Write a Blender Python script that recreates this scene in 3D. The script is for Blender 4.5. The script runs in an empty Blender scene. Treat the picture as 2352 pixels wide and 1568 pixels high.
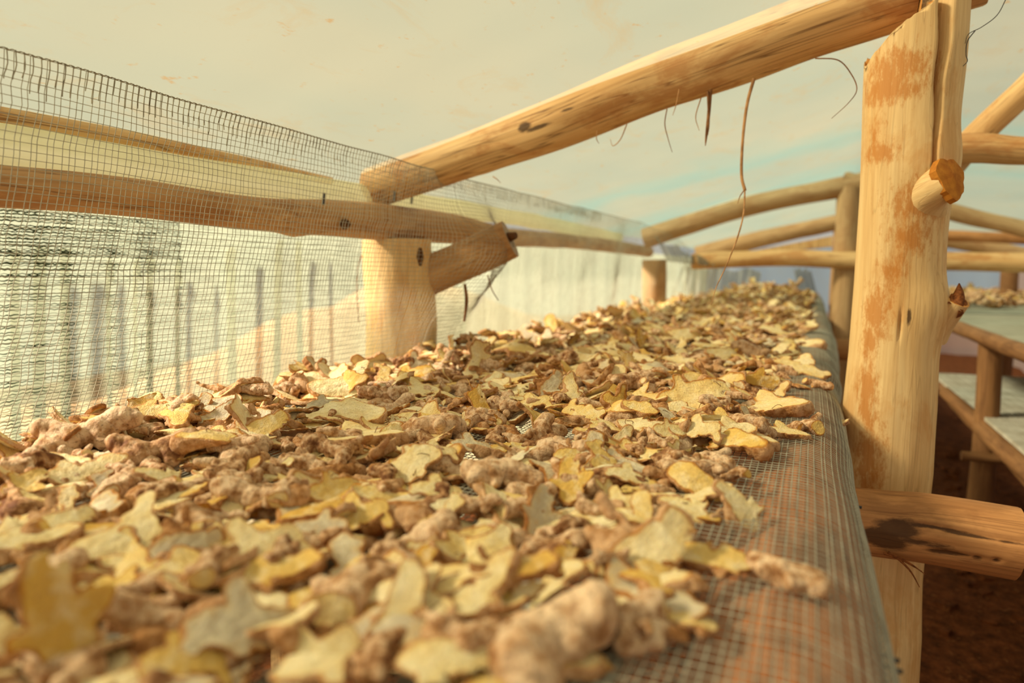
import bpy, math, random
import numpy as np
from mathutils import Vector

# ------------------------------------------------------------------ camera
sc = bpy.context.scene
EZ = 0.95                                    # eye height above the ground; table top 0.20 below the eye
F = 1568.0; IW, IH = 2352, 1568              # focal length in pixels of the 2352 x 1568 frame (24 mm lens)
PITCH = math.atan(162 / F); YAW = math.atan(689 / math.hypot(F, 162))
FH = np.array([-math.sin(YAW), math.cos(YAW), 0.0]); RT = np.array([math.cos(YAW), math.sin(YAW), 0.0])
FW = FH * math.cos(PITCH) - np.array([0, 0, 1.0]) * math.sin(PITCH)
UP = FH * math.sin(PITCH) + np.array([0, 0, 1.0]) * math.cos(PITCH)
EYE = np.array([0, 0, EZ])
cam_d = bpy.data.cameras.new('camera'); cam = bpy.data.objects.new('camera', cam_d)
sc.collection.objects.link(cam); sc.camera = cam
cam_d.lens = 24.0; cam_d.sensor_width = 36.0; cam_d.clip_start = 0.01; cam_d.clip_end = 200
cam.location = EYE; cam.rotation_euler = (math.pi / 2 - PITCH, 0, YAW)
cam_d.dof.use_dof = True; cam_d.dof.focus_distance = 0.87; cam_d.dof.aperture_fstop = 3.2

# ------------------------------------------------------------------ light
def lin(*c):
    return tuple((x / 255 / 12.92 if x / 255 <= 0.04045 else ((x / 255 + 0.055) / 1.055) ** 2.4) for x in c) + (1.0,)
world = bpy.data.worlds.new('sky'); sc.world = world; world.use_nodes = True
wn = world.node_tree.nodes['Background']
wn.inputs[0].default_value = (1.0, 0.98, 0.88, 1); wn.inputs[1].default_value = 0.70
sun_d = bpy.data.lights.new('sun', 'SUN'); sun = bpy.data.objects.new('sun', sun_d); sc.collection.objects.link(sun)
sun_d.energy = 13.0; sun_d.angle = math.radians(9); sun_d.color = (1.0, 0.89, 0.70)
sun.rotation_euler = Vector((0.74, 0.40, -0.62)).to_track_quat('-Z', 'Y').to_euler()
sun.location = (-3, -2, 4)
vs = sc.view_settings
vs.view_transform = 'Standard'; vs.look = 'None'; vs.exposure = -0.45; vs.gamma = 1.0; vs.use_curve_mapping = False

# ------------------------------------------------------------------ helpers
rng = np.random.default_rng(7); random.seed(7)
def ray(u, v): return FW * F + RT * (u - IW / 2) - UP * (v - IH / 2)
def atz(u, v, z): d = ray(u, v); return d * (z / d[2]) + EYE       # z, x, y relative to the eye
def aty(u, v, y): d = ray(u, v); return d * (y / d[1]) + EYE
def atx(u, v, x): d = ray(u, v); return d * (x / d[0]) + EYE
def P(x, y, z): return np.array([x, y, z + EZ])

def hash3(ix, iy, iz, seed):
    h = (ix.astype(np.int64) * 374761393 + iy.astype(np.int64) * 668265263 + iz.astype(np.int64) * 2147483647 + seed * 974711) & 0xffffffff
    h = ((h ^ (h >> 13)) * 1274126177) & 0xffffffff
    h = ((h ^ (h >> 16)) * 2246822519) & 0xffffffff
    return ((h ^ (h >> 15)) & 0xffff) / 32767.5 - 1.0
def noise(p, scale, seed=0):
    q = np.asarray(p, float) * scale; i = np.floor(q); f = q - i; f = f * f * (3 - 2 * f); i = i.astype(np.int64)
    out = 0
    for dx in (0, 1):
        wx = f[..., 0] if dx else 1 - f[..., 0]
        for dy in (0, 1):
            wy = f[..., 1] if dy else 1 - f[..., 1]
            for dz in (0, 1):
                wz = f[..., 2] if dz else 1 - f[..., 2]
                out = out + wx * wy * wz * hash3(i[..., 0] + dx, i[..., 1] + dy, i[..., 2] + dz, seed)
    return out

def link(o, parent=None):
    sc.collection.objects.link(o)
    if parent is not None: o.parent = parent
    return o
def mesh(name, v, tris, mat, attrs=None, smooth=True, sharp=None):
    me = bpy.data.meshes.new(name); v = np.asarray(v, np.float32); tris = np.asarray(tris, np.int32)
    me.vertices.add(len(v)); me.vertices.foreach_set('co', v.ravel())
    me.loops.add(tris.size); me.loops.foreach_set('vertex_index', tris.ravel())
    me.polygons.add(len(tris)); me.polygons.foreach_set('loop_start', np.arange(0, tris.size, 3, dtype=np.int32))
    me.polygons.foreach_set('use_smooth', np.full(len(tris), smooth, bool))
    for k, a in (attrs or {}).items():
        a = np.asarray(a, np.float32)
        if a.ndim == 2:
            me.attributes.new(k, 'FLOAT_VECTOR', 'POINT').data.foreach_set('vector', a.ravel())
        else:
            me.attributes.new(k, 'FLOAT', 'POINT').data.foreach_set('value', a)
    me.update(calc_edges=True); me.validate()
    if sharp: me.set_sharp_from_angle(angle=math.radians(sharp))
    me.materials.append(mat)
    return me
def obj(name, me, parent=None): return link(bpy.data.objects.new(name, me), parent)
def tag(o, label=None, cat=None, group=None, kind=None):
    for k, x in (('label', label), ('category', cat), ('group', group), ('kind', kind)):
        if x: o[k] = x
    return o
def thing(name, loc, label, cat, group=None):
    o = bpy.data.objects.new(name, None); o.empty_display_size = 0.05; o.location = loc
    link(o); return tag(o, label, cat, group)
def part(name, me, root):                      # vertices are in world space: undo the root's location
    o = link(bpy.data.objects.new(name, me)); o.parent = root
    r = root
    off = Vector((0, 0, 0))
    while r is not None: off += Vector(r.location); r = r.parent
    o.location = -off
    return o

def grid_tris(nu, nv, wrap=False):
    a = np.arange(nu * nv).reshape(nu, nv)
    if wrap: a = np.concatenate([a, a[:, :1]], 1)
    q = np.stack([a[:-1, :-1], a[1:, :-1], a[1:, 1:], a[:-1, 1:]], -1).reshape(-1, 4)
    return np.concatenate([q[:, [0, 1, 2]], q[:, [0, 2, 3]]])
def spline(pts, n):
    pts = np.asarray(pts, float)
    if len(pts) == 2: return pts[0] + (pts[1] - pts[0]) * np.linspace(0, 1, n)[:, None]
    p = np.vstack([2 * pts[0] - pts[1], pts, 2 * pts[-1] - pts[-2]])
    t = np.linspace(0, len(pts) - 1 - 1e-9, n); i = t.astype(int); f = (t - i)[:, None]
    a, b, c, d = p[i], p[i + 1], p[i + 2], p[i + 3]
    return 0.5 * (2 * b + (c - a) * f + (2 * a - 5 * b + 4 * c - d) * f ** 2 + (3 * b - a - 3 * c + d) * f ** 3)
def frames(c):
    t = np.gradient(c, axis=0); t /= np.linalg.norm(t, axis=1)[:, None] + 1e-12
    ref = np.array([0, 0, 1.0]) if abs(t[len(t) // 2][2]) < 0.8 else np.array([0, 1.0, 0])
    n = np.cross(t, ref); n /= np.linalg.norm(n, axis=1)[:, None] + 1e-12
    b = np.cross(n, t)
    return t, n, b
def tube(pts, radii, nl=None, nc=20, rough=0.06, seed=0, cap=True, flat=1.0, fine=0.012, knots=()):
    pts = np.asarray(pts, float); L = np.linalg.norm(np.diff(pts, axis=0), axis=1).sum()
    nl = nl or max(8, int(L / 0.02))
    c = spline(pts, nl); rr = np.interp(np.linspace(0, 1, nl), np.linspace(0, 1, len(radii)), radii)
    t, n, b = frames(c); th = np.linspace(0, 2 * np.pi, nc, endpoint=False)
    s = np.concatenate([[0], np.cumsum(np.linalg.norm(np.diff(c, axis=0), axis=1))])
    S = np.repeat(s[:, None], nc, 1); TH = np.repeat(th[None], nl, 0)
    q = np.stack([np.cos(TH), np.sin(TH), S * 6], -1)
    R = rr[:, None] * (1 + rough * noise(q, 1.2, seed) + fine * noise(q * np.array([6, 6, 1.0]), 1.0, seed + 5))
    for (ks, kth, kr, kh) in knots:
        d2 = ((S - ks) / kr) ** 2 + ((np.angle(np.exp(1j * (TH - kth)))) * rr[:, None] / (kr * 0.6)) ** 2
        R = R + kh * np.exp(-d2)
    v = c[:, None] + R[..., None] * (np.cos(TH)[..., None] * n[:, None] + flat * np.sin(TH)[..., None] * b[:, None])
    g = np.stack([R * np.cos(TH), R * np.sin(TH), S + seed * 1.7], -1)
    v = v.reshape(-1, 3); g = g.reshape(-1, 3); tr = grid_tris(nl, nc, True); end = np.zeros(len(v))
    if cap:
        for k, row in ((0, 0), (1, nl - 1)):
            m = len(v); ringv = v[row * nc:(row + 1) * nc]; cg = g[row * nc:(row + 1) * nc]
            v = np.vstack([v, ringv, ringv.mean(0)[None]]); g = np.vstack([g, cg, cg.mean(0)[None]])
            end = np.concatenate([end, np.ones(nc + 1)])
            a = m + np.arange(nc); bb = m + (np.arange(nc) + 1) % nc; cc = np.full(nc, m + nc)
            tr = np.vstack([tr, np.stack([a, bb, cc] if k else [bb, a, cc], 1)])
    return v, tr, g, end
def marks(v, axis, lst):                        # lst: centre, half length along the axis, half width
    m = np.zeros(len(v)); axis = np.asarray(axis) / np.linalg.norm(axis)
    for c, ra, rp in lst:
        d = v - c; da = d @ axis; dp2 = (d ** 2).sum(1) - da ** 2
        m = np.maximum(m, np.exp(-(da / ra) ** 2 - dp2 / rp ** 2))
    return m
def log(name, pts, radii, mat, parent, rot=(), dent=.25, **k):
    v, t, g, e = tube(pts, radii, **k); at = {'grain': g, 'end': e}
    if len(rot):
        ax = np.asarray(pts[-1]) - np.asarray(pts[-2]); m = marks(v, ax, rot); at['rot'] = m
        mid = np.asarray(pts[-1]); u_ax = ax / np.linalg.norm(ax); rad_ = (v - mid) - ((v - mid) @ u_ax)[:, None] * u_ax
        v = v - rad_ * (m * dent)[:, None] * np.array([1, 1, 1])
    return part(name, mesh(name, v, t, mat, at), parent)
def box(lo, hi):
    x = np.array([[a, b, c] for a in (0, 1) for b in (0, 1) for c in (0, 1)], float)
    v = np.asarray(lo) + x * (np.asarray(hi) - np.asarray(lo))
    q = np.array([[0, 1, 3, 2], [4, 6, 7, 5], [0, 4, 5, 1], [2, 3, 7, 6], [0, 2, 6, 4], [1, 5, 7, 3]])
    return v, np.concatenate([q[:, [0, 1, 2]], q[:, [0, 2, 3]]])

# ------------------------------------------------------------------ materials
class NT:
    def __init__(s, name):
        s.m = bpy.data.materials.new(name); s.m.use_nodes = True; s.t = s.m.node_tree; s.t.nodes.clear()
        s.out = s.n('ShaderNodeOutputMaterial')
    def n(s, typ, **k):
        o = s.t.nodes.new(typ)
        for a, b in k.items(): setattr(o, a, b)
        return o
    def l(s, a, b): s.t.links.new(a, b)
    def inp(s, node, i, x):
        if hasattr(x, 'is_linked') or isinstance(x, bpy.types.NodeSocket): s.l(x, node.inputs[i])
        elif x is not None: node.inputs[i].default_value = x
    def attr(s, name, out='Fac'): return s.n('ShaderNodeAttribute', attribute_name=name).outputs[out]
    def noise(s, vec, scale, detail=3.0, rough=0.55, dist=0.0):
        o = s.n('ShaderNodeTexNoise'); s.inp(o, 'Vector', vec); o.inputs['Scale'].default_value = scale
        o.inputs['Detail'].default_value = detail; o.inputs['Roughness'].default_value = rough; o.inputs['Distortion'].default_value = dist
        return o.outputs['Fac']
    def map(s, vec, scale, loc=(0, 0, 0)):
        o = s.n('ShaderNodeMapping'); s.inp(o, 'Vector', vec); o.inputs['Scale'].default_value = scale; o.inputs['Location'].default_value = loc
        return o.outputs[0]
    def ramp(s, f, stops, mode='LINEAR'):
        o = s.n('ShaderNodeValToRGB'); s.inp(o, 0, f); o.color_ramp.interpolation = mode
        e = o.color_ramp.elements
        while len(e) < len(stops): e.new(0.5)
        for k, (p, c) in zip(e, stops): k.position = p; k.color = c
        return o.outputs[0]
    def mix(s, f, a, b, mode='MIX'):
        o = s.n('ShaderNodeMix', data_type='RGBA', blend_type=mode); s.inp(o, 0, f); s.inp(o, 6, a); s.inp(o, 7, b)
        return o.outputs[2]
    def math(s, op, a, b=None, c=None, clamp=False):
        o = s.n('ShaderNodeMath', operation=op, use_clamp=clamp); s.inp(o, 0, a); s.inp(o, 1, b)
        if c is not None: s.inp(o, 2, c)
        return o.outputs[0]
    def bump(s, h, strength=0.4, dist=0.002):
        o = s.n('ShaderNodeBump'); s.inp(o, 'Height', h); o.inputs['Strength'].default_value = strength; o.inputs['Distance'].default_value = dist
        return o.outputs[0]
    def bsdf(s, col, rough=0.7, normal=None, spec=0.3):
        o = s.n('ShaderNodeBsdfPrincipled'); s.inp(o, 'Base Color', col); s.inp(o, 'Roughness', rough)
        o.inputs['Specular IOR Level'].default_value = spec
        if normal is not None: s.l(normal, o.inputs['Normal'])
        return o.outputs[0]
    def done(s, sh): s.l(sh, s.out.inputs[0]); return s.m
def W(v): return (v, v, v, 1)

def wood(name, light, mid, dark, stain=None, stain_amt=0.5, streak=0.5, end=None):
    t = NT(name); g = t.attr('grain', 'Vector')
    fine = t.noise(t.map(g, (140, 140, 5)), 1.0, 4, 0.6); broad = t.noise(t.map(g, (22, 22, 3.2)), 1.0, 4, 0.6, 0.6)
    col = t.mix(t.ramp(broad, [(0.30, W(0)), (0.72, W(1))]), light, mid)
    col = t.mix(t.ramp(fine, [(0.42, W(0)), (0.78, W(0.55))]), col, dark)
    cr = t.noise(t.map(g, (55, 55, 1.6)), 1.0, 2, 0.5, 0.3)
    crk = t.ramp(cr, [(0.485, W(0)), (0.5, W(streak)), (0.515, W(0))])
    col = t.mix(crk, col, lin(92, 55, 28))
    if stain is not None:
        st = t.noise(t.map(g, (13, 13, 6)), 1.0, 5, 0.68, 0.4)
        col = t.mix(t.math('MULTIPLY', t.ramp(st, [(0.51, W(0)), (0.61, W(1))]), stain_amt), col, stain)
    mk = t.noise(t.map(g, (70, 70, 30)), 1.0, 5, 0.7)
    sm = t.ramp(t.math('ADD', t.attr('stain'), t.math('MULTIPLY', t.math('SUBTRACT', t.noise(t.map(g, (120, 120, 45)), 1.0, 6, 0.75), 0.5), 2.4)), [(0.40, W(0)), (0.85, W(0.75))])
    col = t.mix(sm, col, lin(190, 116, 36))
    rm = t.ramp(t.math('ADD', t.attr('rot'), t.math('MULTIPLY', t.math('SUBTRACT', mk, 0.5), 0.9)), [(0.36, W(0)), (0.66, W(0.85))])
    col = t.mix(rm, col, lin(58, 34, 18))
    rr = t.n('ShaderNodeVectorMath', operation='LENGTH'); t.l(t.map(g, (1, 1, 0)), rr.inputs[0])
    ringw = t.math('SINE', t.math('MULTIPLY', rr.outputs['Value'], 900.0))
    ec = t.mix(t.ramp(ringw, [(0.2, W(0)), (0.9, W(0.5))]), end or mid, dark)
    e2 = t.noise(g, 120, 3)
    ec = t.mix(t.ramp(e2, [(0.45, W(0)), (0.7, W(0.4))]), ec, light)
    col = t.mix(t.attr('end'), col, ec)
    h = t.math('ADD', fine, t.math('MULTIPLY', crk, -1.5))
    return t.done(t.bsdf(col, 0.62, t.bump(h, 0.35, 0.0015), 0.25))
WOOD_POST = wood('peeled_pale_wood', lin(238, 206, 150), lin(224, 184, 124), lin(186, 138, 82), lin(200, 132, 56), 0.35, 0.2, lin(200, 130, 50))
WOOD_RAFT = wood('peeled_pole_wood', lin(232, 194, 138), lin(212, 166, 108), lin(160, 112, 64), lin(176, 112, 56), 0.55, 0.7, lin(200, 150, 90))
WOOD_FAR = wood('weathered_pole_wood', lin(206, 170, 124), lin(184, 146, 102), lin(132, 98, 64), lin(156, 108, 66), 0.4, 0.4)
WOOD_LEFT = wood('brown_rail_wood', lin(204, 162, 112), lin(180, 134, 86), lin(132, 90, 52), lin(140, 88, 46), 0.45, 0.6, lin(150, 128, 104))
WOOD_CROSS = wood('orange_log_wood', lin(208, 152, 98), lin(188, 130, 78), lin(128, 82, 46), lin(110, 66, 34), 0.35, 0.4, lin(176, 112, 60))
WOOD_EDGE = wood('edge_log_wood', lin(196, 132, 88), lin(166, 104, 64), lin(104, 64, 38), lin(70, 50, 38), 0.6, 0.4)
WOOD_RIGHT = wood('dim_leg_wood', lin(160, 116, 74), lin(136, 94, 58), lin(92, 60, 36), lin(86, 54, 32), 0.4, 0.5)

def simple(name, col, rough=0.8, var=None, vscale=30.0, spec=0.2):
    t = NT(name); c = col
    if var is not None:
        co = t.n('ShaderNodeTexCoord').outputs['Object']
        c = t.mix(t.ramp(t.noise(co, vscale, 4), [(0.35, W(0)), (0.68, W(1))]), col, var)
    return t.done(t.bsdf(c, rough, None, spec))
KNOT = simple('dark_knot', lin(70, 42, 22), 0.8, lin(110, 70, 36), 120)
BARK = simple('bark_strip', lin(104, 68, 40), 0.8, lin(150, 104, 64), 60)
FIBRE = simple('pale_bark_fibre', lin(196, 148, 100), 0.8, lin(140, 98, 60), 40)
TORN = simple('torn_orange_wood', lin(196, 128, 46), 0.8, lin(160, 92, 30), 70)
BROKEN = simple('torn_brown_wood', lin(150, 90, 46), 0.85, lin(92, 50, 24), 160)
IRON = simple('dark_iron', lin(60, 58, 58), 0.5, None, 1, 0.5)
NETM = simple('grey_net_thread', lin(178, 174, 156), 0.55, lin(150, 144, 126), 40)
SLAT = simple('grey_slat', lin(206, 202, 188), 0.8, lin(172, 164, 146), 14)
NETFAR = simple('grey_green_mesh_sheet', lin(168, 166, 148), 0.7, lin(146, 144, 126), 10)

def ceiling_mat():
    t = NT('stained_translucent_sheet'); co = t.n('ShaderNodeTexCoord').outputs['Object']
    st = t.noise(t.map(co, (9, 3.5, 9)), 1.0, 7, 0.72, 0.8)
    sp = t.noise(t.map(co, (42, 24, 40)), 1.0, 3, 0.6)
    base = t.mix(t.ramp(t.noise(t.map(co, (2.2, 1.0, 2)), 1.0, 3), [(0.35, W(0)), (0.65, W(1))]), lin(182, 180, 156), lin(168, 175, 157))
    col = t.mix(t.ramp(st, [(0.54, W(0)), (0.72, W(0.5))]), base, lin(186, 156, 104))
    col = t.mix(t.ramp(sp, [(0.66, W(0)), (0.74, W(0.7))]), col, lin(186, 146, 84))
    y = t.n('ShaderNodeSeparateXYZ'); t.l(co, y.inputs[0])
    wob = t.noise(t.map(co, (2.5, 2.0, 1)), 1.0, 3)
    yy = t.math('ADD', y.outputs['Y'], t.math('MULTIPLY', t.math('SUBTRACT', wob, 0.5), 0.9))
    band = t.ramp(t.math('DIVIDE', yy, 8.0), [(0.30, W(0)), (0.345, W(0.55)), (0.37, W(0.1)), (0.41, W(0.05)), (0.45, W(0.6)), (0.52, W(0.2))])
    col = t.mix(band, col, lin(132, 182, 176))
    a = t.n('ShaderNodeBsdfTranslucent'); t.l(col, a.inputs[0])
    d = t.n('ShaderNodeBsdfDiffuse'); t.l(col, d.inputs[0])
    tr = t.n('ShaderNodeBsdfTransparent'); t.l(t.mix(0.55, lin(236, 232, 222), t.mix(1.0, (1.25, 1.25, 1.25, 1), col, 'MULTIPLY')), tr.inputs[0])
    m1 = t.n('ShaderNodeMixShader'); m1.inputs[0].default_value = 0.22; t.l(a.outputs[0], m1.inputs[1]); t.l(d.outputs[0], m1.inputs[2])
    m2 = t.n('ShaderNodeMixShader'); m2.inputs[0].default_value = 0.46; t.l(m1.outputs[0], m2.inputs[1]); t.l(tr.outputs[0], m2.inputs[2])
    return t.done(m2.outputs[0])
CEIL = ceiling_mat()
def cloth(name, col, clear, diff=0.3, tint=(1, 1, 1, 1)):
    t = NT(name); co = t.n('ShaderNodeTexCoord').outputs['Object']
    c = t.mix(t.ramp(t.noise(co, 5.0, 4), [(0.35, W(0)), (0.7, W(0.25))]), col, lin(200, 190, 160))
    a = t.n('ShaderNodeBsdfTranslucent'); t.l(c, a.inputs[0])
    d = t.n('ShaderNodeBsdfDiffuse'); t.l(c, d.inputs[0])
    tr = t.n('ShaderNodeBsdfTransparent'); tr.inputs[0].default_value = tint
    m1 = t.n('ShaderNodeMixShader'); m1.inputs[0].default_value = diff; t.l(a.outputs[0], m1.inputs[1]); t.l(d.outputs[0], m1.inputs[2])
    m2 = t.n('ShaderNodeMixShader'); m2.inputs[0].default_value = clear; t.l(m1.outputs[0], m2.inputs[1]); t.l(tr.outputs[0], m2.inputs[2])
    return t.done(m2.outputs[0])
SHADE = cloth('pale_green_shade_cloth', lin(202, 212, 180), 0.42, 0.15, (0.92, 0.97, 0.86, 1))
ROLL = cloth('rolled_plastic', lin(244, 242, 210), 0.22, 0.5)
BLUE = cloth('pale_blue_sheet', lin(184, 204, 222), 0.35, 0.3, (0.72, 0.86, 1.0, 1))
PINK = cloth('pale_pink_sheet', lin(206, 178, 172), 0.15, 0.4, (1.0, 0.85, 0.82, 1))
GREYNET = cloth('bunched_grey_net', lin(150, 150, 138), 0.35, 0.7)
THREAD = simple('dark_green_thread', lin(98, 112, 88), 0.7, lin(74, 84, 66), 30)

def ground_mat():
    t = NT('brown_earth'); co = t.n('ShaderNodeTexCoord').outputs['Object']
    col = t.mix(t.ramp(t.noise(co, 26, 5, 0.7), [(0.35, W(0)), (0.68, W(1))]), lin(74, 40, 20), lin(128, 72, 38))
    col = t.mix(t.ramp(t.noise(co, 60, 3), [(0.6, W(0)), (0.72, W(0.7))]), col, lin(150, 96, 56))
    return t.done(t.bsdf(col, 0.95, t.bump(t.noise(co, 40, 5), 0.7, 0.02), 0.1))
EARTH = ground_mat()
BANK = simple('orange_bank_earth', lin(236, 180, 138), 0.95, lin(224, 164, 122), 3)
STICKM = simple('dark_stick', lin(120, 112, 72), 0.9, lin(92, 84, 54), 12)

def ginger_mat():
    t = NT('sliced_ginger'); co = t.n('ShaderNodeTexCoord').outputs['Object']
    pos = t.attr('local', 'Vector'); dep = t.attr('depth'); ring = t.attr('ring')
    oi = t.n('ShaderNodeObjectInfo'); sep = t.n('ShaderNodeSeparateColor'); t.l(oi.outputs['Color'], sep.inputs[0])
    tint = t.math('ADD', sep.outputs[0], t.attr('tint'))
    n1 = t.noise(pos, 90, 4); n2 = t.noise(pos, 420, 3); n3 = t.noise(t.map(pos, (160, 700, 300)), 1.0, 3)
    base = t.ramp(tint, [(0.0, lin(234, 216, 172)), (0.30, lin(232, 206, 146)), (0.55, lin(226, 188, 104)), (0.72, lin(198, 150, 60)), (0.80, lin(214, 198, 168)), (1.0, lin(190, 174, 148))])
    core = t.mix(0.45, base, lin(232, 186, 78))
    zone = t.ramp(t.math('ADD', t.math('MULTIPLY', dep, 100.0), t.math('MULTIPLY', t.math('SUBTRACT', n1, 0.5), 0.7)), [(0.28, W(0)), (0.36, W(1)), (0.46, W(0.3)), (0.9, W(0.0))])
    cut = t.mix(zone, base, core)
    n4 = t.noise(pos, 38, 4, 0.6, 0.5)
    cut = t.mix(t.ramp(n4, [(0.36, W(0.45)), (0.52, W(0))]), cut, lin(246, 234, 200))
    cut = t.mix(t.ramp(n4, [(0.54, W(0)), (0.72, W(0.4))]), cut, lin(210, 162, 84))
    cut = t.mix(t.ramp(n3, [(0.48, W(0)), (0.75, W(0.45))]), cut, lin(170, 128, 74))
    cut = t.mix(t.ramp(n2, [(0.66, W(0)), (0.74, W(0.7))]), cut, lin(120, 80, 40))
    skin = t.ramp(t.math('ADD', n1, t.math('MULTIPLY', t.math('SUBTRACT', tint, 0.5), 0.25)), [(0.30, lin(226, 194, 158)), (0.44, lin(210, 172, 134)), (0.55, lin(174, 128, 84)), (0.68, lin(116, 70, 38))])
    skin = t.mix(t.ramp(ring, [(0.6, W(0)), (0.98, W(0.38))]), skin, lin(116, 74, 44))
    skin = t.mix(t.ramp(n2, [(0.56, W(0)), (0.72, W(0.7))]), skin, lin(96, 56, 30))
    skin = t.mix(t.math('MULTIPLY', t.attr('amber'), t.ramp(n1, [(0.3, W(0.55)), (0.7, W(0.25))])), skin, lin(178, 118, 52))
    edge = t.mix(n1, lin(136, 78, 22), lin(206, 138, 44))
    dd = t.math('ADD', t.math('MULTIPLY', dep, 100.0), t.math('MULTIPLY', t.math('SUBTRACT', n1, 0.5), 0.14))
    col = t.mix(t.ramp(dd, [(0.06, W(0)), (0.09, W(1))]), skin, edge)
    col = t.mix(t.ramp(dd, [(0.12, W(0)), (0.30, W(1))]), col, cut)
    h = t.math('ADD', n2, t.math('MULTIPLY', n1, 1.2))
    sh = t.bsdf(col, 0.72, t.bump(h, 0.8, 0.0016), 0.25); pb = sh.node
    pb.inputs['Subsurface Weight'].default_value = 0.12; pb.inputs['Subsurface Radius'].default_value = (1.0, 0.45, 0.12); pb.inputs['Subsurface Scale'].default_value = 0.006
    return t.done(sh)
GINGER = ginger_mat()
ROOT = simple('brown_rootlet', lin(140, 92, 52), 0.9, lin(100, 62, 34), 80)

# ------------------------------------------------------------------ setting: ground, roof sheet, walls
def sheet(name, f, us, vs_, mat, attrs=None):
    U, V = np.meshgrid(us, vs_, indexing='ij'); p = f(U, V)
    return mesh(name, p.reshape(-1, 3), grid_tris(len(us), len(vs_)), mat)
def floor_f(U, V):
    p = np.stack([U, V, np.zeros_like(U)], -1)
    z = 0.015 * noise(p, 3.0, 3) + 0.008 * noise(p, 11.0, 4)
    p[..., 2] = z; return p
tag(obj('floor', sheet('floor', floor_f, np.linspace(-6, 6, 140), np.linspace(-3, 14, 180), EARTH)), 'dark brown earth floor strewn with chips', None, None, 'structure')

RIDGE_X, SLOPE = 0.17, 0.226
def roof_z(x, y): return np.where(x < RIDGE_X, 0.478 - SLOPE * (RIDGE_X - x), 0.478 - 0.085 * (x - RIDGE_X))
def roof_f(U, V):
    p = np.stack([U, V, np.zeros_like(U)], -1)
    bay = np.abs(np.sin(np.pi * (V - 1.27) / 2.44))
    p[..., 2] = EZ + roof_z(U, V) + 0.022 * bay * np.cos((U - RIDGE_X) * 1.2) + 0.006 * noise(p, 3.2, 9) + 0.003 * noise(p * np.array([1, 3, 1]), 4.0, 10)
    return p
tag(obj('ceiling', sheet('ceiling', roof_f, np.linspace(-1.03, 1.9, 90), np.linspace(-1.6, 9.0, 240), CEIL)), 'cream translucent plastic roof sheet with brown stains', None, None, 'structure')

SX = -1.22
def fold(y): return 0.018 * np.sin(y * 9.0) + 0.012 * np.sin(y * 23.0 + 1.0) + 0.006 * np.sin(y * 51)
def shade_f(U, V):
    return np.stack([SX + fold(U) * (0.4 + 0.6 * (EZ + 0.2 - V)), U, V], -1)
wl = tag(obj('wall_left', sheet('wall_left', shade_f, np.linspace(-0.8, 9.0, 420), np.linspace(0.02, EZ + 0.145, 12), SHADE)), 'pale green shade cloth hanging along the open left side', None, None, 'structure')
BANDS = [(float(atx(u, 720, SX + .004)[1]), w) for u, w in ((38, .011), (92, .017), (152, .014), (252, .008), (330, .012), (352, .008), (420, .008))]
def wavy_threads(y0, y1, zs, amp, step, rad):
    VV, TT, GG, n = [], [], [], 0
    ys = np.arange(y0, y1, step)
    for k, z in enumerate(zs):
        ph = rng.uniform(0, 6.28)
        zz = EZ + z + amp * np.sign(np.sin(ys * 2 * np.pi / 0.013 + ph)) + 0.0012 * np.sin(ys * 7 + ph)
        c = np.stack([SX + 0.004 + fold(ys) * (0.4 + 0.6 * (0.2 - z)), ys, zz], -1)
        th = np.array([0, 2.09, 4.19])
        r = rad * (1 + 0.4 * np.sin(ys * 61 + ph * 3))
        for yb, wb_ in BANDS: r = r * (1 + 0.9 * np.exp(-((ys - yb - .06 * z) / wb_) ** 2) * (0.4 if z > .03 else 1))
        v = c[:, None] + r[:, None, None] * np.stack([np.cos(th), np.zeros(3), np.sin(th)], -1)[None]
        VV.append(v.reshape(-1, 3)); TT.append(grid_tris(len(ys), 3, True) + n); n += len(ys) * 3
    return np.vstack(VV), np.vstack(TT)
v, t_ = wavy_threads(0.35, 2.3, np.arange(-0.34, 0.14, 0.0058), 0.0008, 0.0052, 0.0006)
tag(part('knitted_threads', mesh('knitted_threads', v, t_, THREAD), wl), 'dark green wavy knitted threads', None, None, 'stuff')
v, t_ = wavy_threads(0.35, 1.05, np.concatenate([np.arange(0.03, 0.14, 0.0058), np.arange(-0.01, 0.03, 0.0116)]), 0.0009, 0.0048, 0.00105)
tag(part('knitted_hem', mesh('knitted_hem', v, t_, THREAD), wl), 'darker doubled hem of knitted threads', None, None, 'stuff')

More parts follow.
